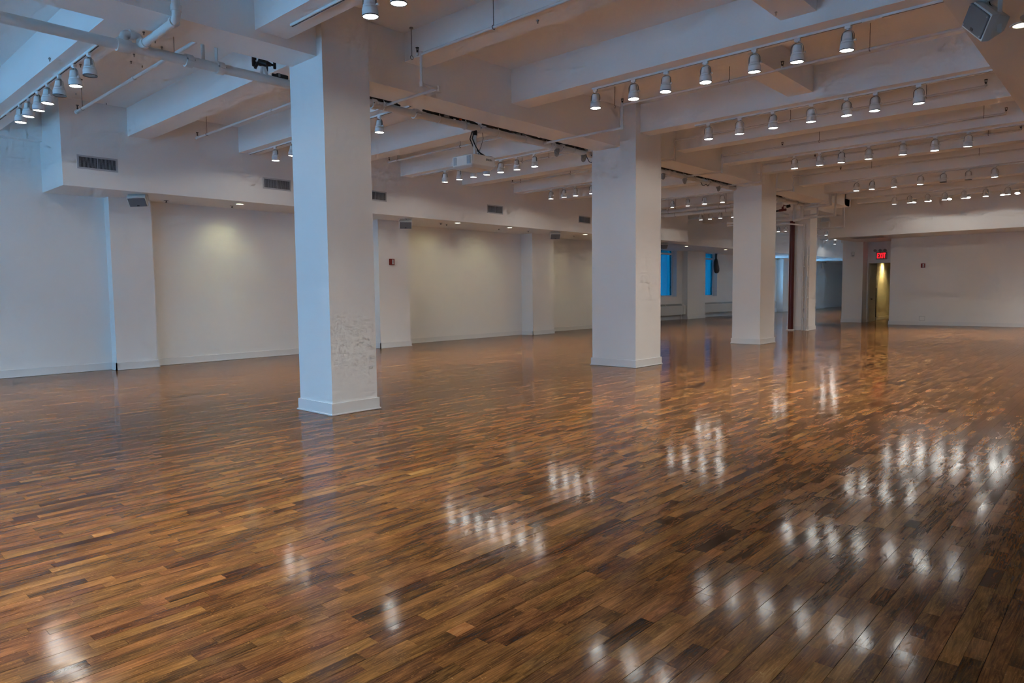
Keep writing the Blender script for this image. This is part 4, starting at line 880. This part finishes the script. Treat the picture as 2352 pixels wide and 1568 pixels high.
# ================================================================== RISER COLUMN: red riser, conduits and pipework
rs = empty('riser_pipe', (-8.10, 21.62, 0), 'dark red sprinkler riser pipe standing against the far column', 'pipe')
MB().cyl((-8.10, 21.62, 0.02), (-8.10, 21.62, 3.40), 0.075, n=20).build('pipe', 'riser_red', rs); MB().cyl((-8.10, 21.62, 0.0), (-8.10, 21.62, 0.03), 0.115, n=20).build('floor_collar', 'trim_paint', rs)
for x, r, z1, lb in ((-7.78, .025, 3.25, 'thin white conduit running up the middle of the riser column'), (-7.66, .022, 2.55, 'white conduit with clips on the right of the riser column')):
    e = empty('conduit', (x, 21.69, 0), lb, 'conduit')
    MB().cyl((x, 21.70, 0.0), (x, 21.70, z1), r, n=10).build('pipe', 'pipe_paint', e); MB().cyl((x, 21.70, 0), (x, 21.70, .02), r + .05, n=12).build('floor_collar', 'pipe_paint', e)
    for k in range(7): MB().box(x - r - .012, x + r + .012, 21.67, 21.75, .35 + k * .32, .37 + k * .32).build('clip', 'trim_paint', e)
def pipework(name, pts, r, label, rad=.12, mat='pipe_paint', cols=()):
    e = empty(name, pts[0], label, 'pipe', 'white pipework around the riser column')
    pp = path(pts, rad); MB().tube(pp, r, n=12).build('pipe', mat, e)
    for p in pts[1:-1]: MB().cyl((p[0], p[1], p[2] - r * .7), (p[0], p[1], p[2] + r * .7), r * 1.22, n=12).build('fitting', mat, e)
    for p, q in cols: MB().cyl(p, q, r * 1.25, n=12).build('collar', mat, e)
pipework('pipe_run', [(XP, 19.3, ZP), (XP, 19.95, ZP), (XP - .03, 20.0, 3.60), (XP - .03, 20.0, 3.27), (-7.37, 20.0, 3.22), (-7.46, 20.0, 3.22)], .046, 'thick white pipe looping down in front of the riser column', .09)
pipework('pipe_run', [(-7.44, 20.0, 3.68), (-7.445, 20.0, 3.45), (-7.45, 20.0, 3.20)], .045, 'short thick white pipe above the red riser')
pipework('pipe_run', [(XP, 19.95, 3.615), (-6.87, 20.05, 3.63), (-6.69, 20.05, 3.69), (-6.52, 20.05, 3.83), (-6.27, 20.05, 3.86), (-1.2, 20.05, 3.90)], .040, 'thick white pipe sweeping up from the riser to the right', .12)
pipework('pipe_run', [(-7.16, 20.0, 3.55), (-6.55, 20.0, 3.56), (-6.47, 20.0, 3.57), (-6.47, 20.0, 3.86)], .040, 'white pipe with an upturned elbow right of the riser', .09)
pipework('pipe_run', [(-7.40, 20.0, 3.245), (-6.42, 20.0, 3.27), (-6.34, 20.0, 3.275), (-6.34, 20.0, 3.86)], .027, 'white pipe running right then up beside the riser column', .08)
pipework('pipe_run', [(-7.24, 20.06, 3.33), (-6.88, 20.06, 3.345), (-6.83, 20.06, 3.35), (-6.83, 20.06, 3.60)], .022, 'thin white pipe bent up in a square loop by the riser', .06)
pipework('pipe_run', [(-7.85, 23.0, 3.19), (-7.10, 23.0, 3.18), (-7.03, 23.0, 3.185), (-7.03, 23.0, 3.86)], .018, 'thin white conduit making the lowest square bend beside the riser', .05)
pipework('pipe_run', [(-9.4, 19.9, 3.28), (-8.2, 20.0, 3.26), (-7.50, 20.0, 3.25)], .045, 'thick white horizontal pipe left of the riser column')
pipework('pipe_run', [(-8.6, 19.9, 3.60), (-7.86, 20.0, 3.47), (-7.60, 20.0, 3.39)], .022, 'thin slanting white pipe left of the riser column')
pipework('pipe_run', [(-9.4, 19.9, 3.19), (-7.6, 20.0, 3.13), (-7.20, 20.0, 3.06)], .020, 'thin white pipe crossing in front of the red riser')
MBv = empty('gate_valve', (-7.65, 19.8, 3.55), 'dark red gate valve under the pipe left of the riser column', 'valve')
fixn(MB().cyl((-7.80, 19.8, 3.505), (-7.60, 19.8, 3.515), .035, n=12).cyl((-7.70, 19.8, 3.51), (-7.70, 19.8, 3.64), .028, n=10).build('body', 'valve_red', MBv))
MB().tube([(-7.70 + .075 * math.cos(a), 19.8 + .075 * math.sin(a), 3.655 - .3 * .075 * math.cos(a)) for a in np.linspace(0, 6.283, 15)], .011, n=6).build('handwheel', 'valve_red', MBv)
MB().cyl((-7.60, 19.82, 3.60), (-7.50, 19.85, 3.62), .04, n=12).cyl((-7.78, 19.8, 3.505), (-7.95, 19.85, 3.50), .025, n=10).build('flange', 'black_plastic', MBv)
jb = empty('junction_box', (-7.92, 24.0, 3.26), 'pale junction box hanging on a stem beyond the riser column', 'junction box')
MB().bev(-8.05, -7.79, 23.95, 24.07, 3.26, 3.48, .008).build('box', 'trim_paint', jb); MB().cyl((-8.07, 24.0, 3.22), (-8.07, 24.0, SLAB), .022, n=10).cyl((-8.07, 24.0, 3.42), (-8.04, 24.0, 3.42), .02, n=8).build('stem', 'pipe_paint', jb)
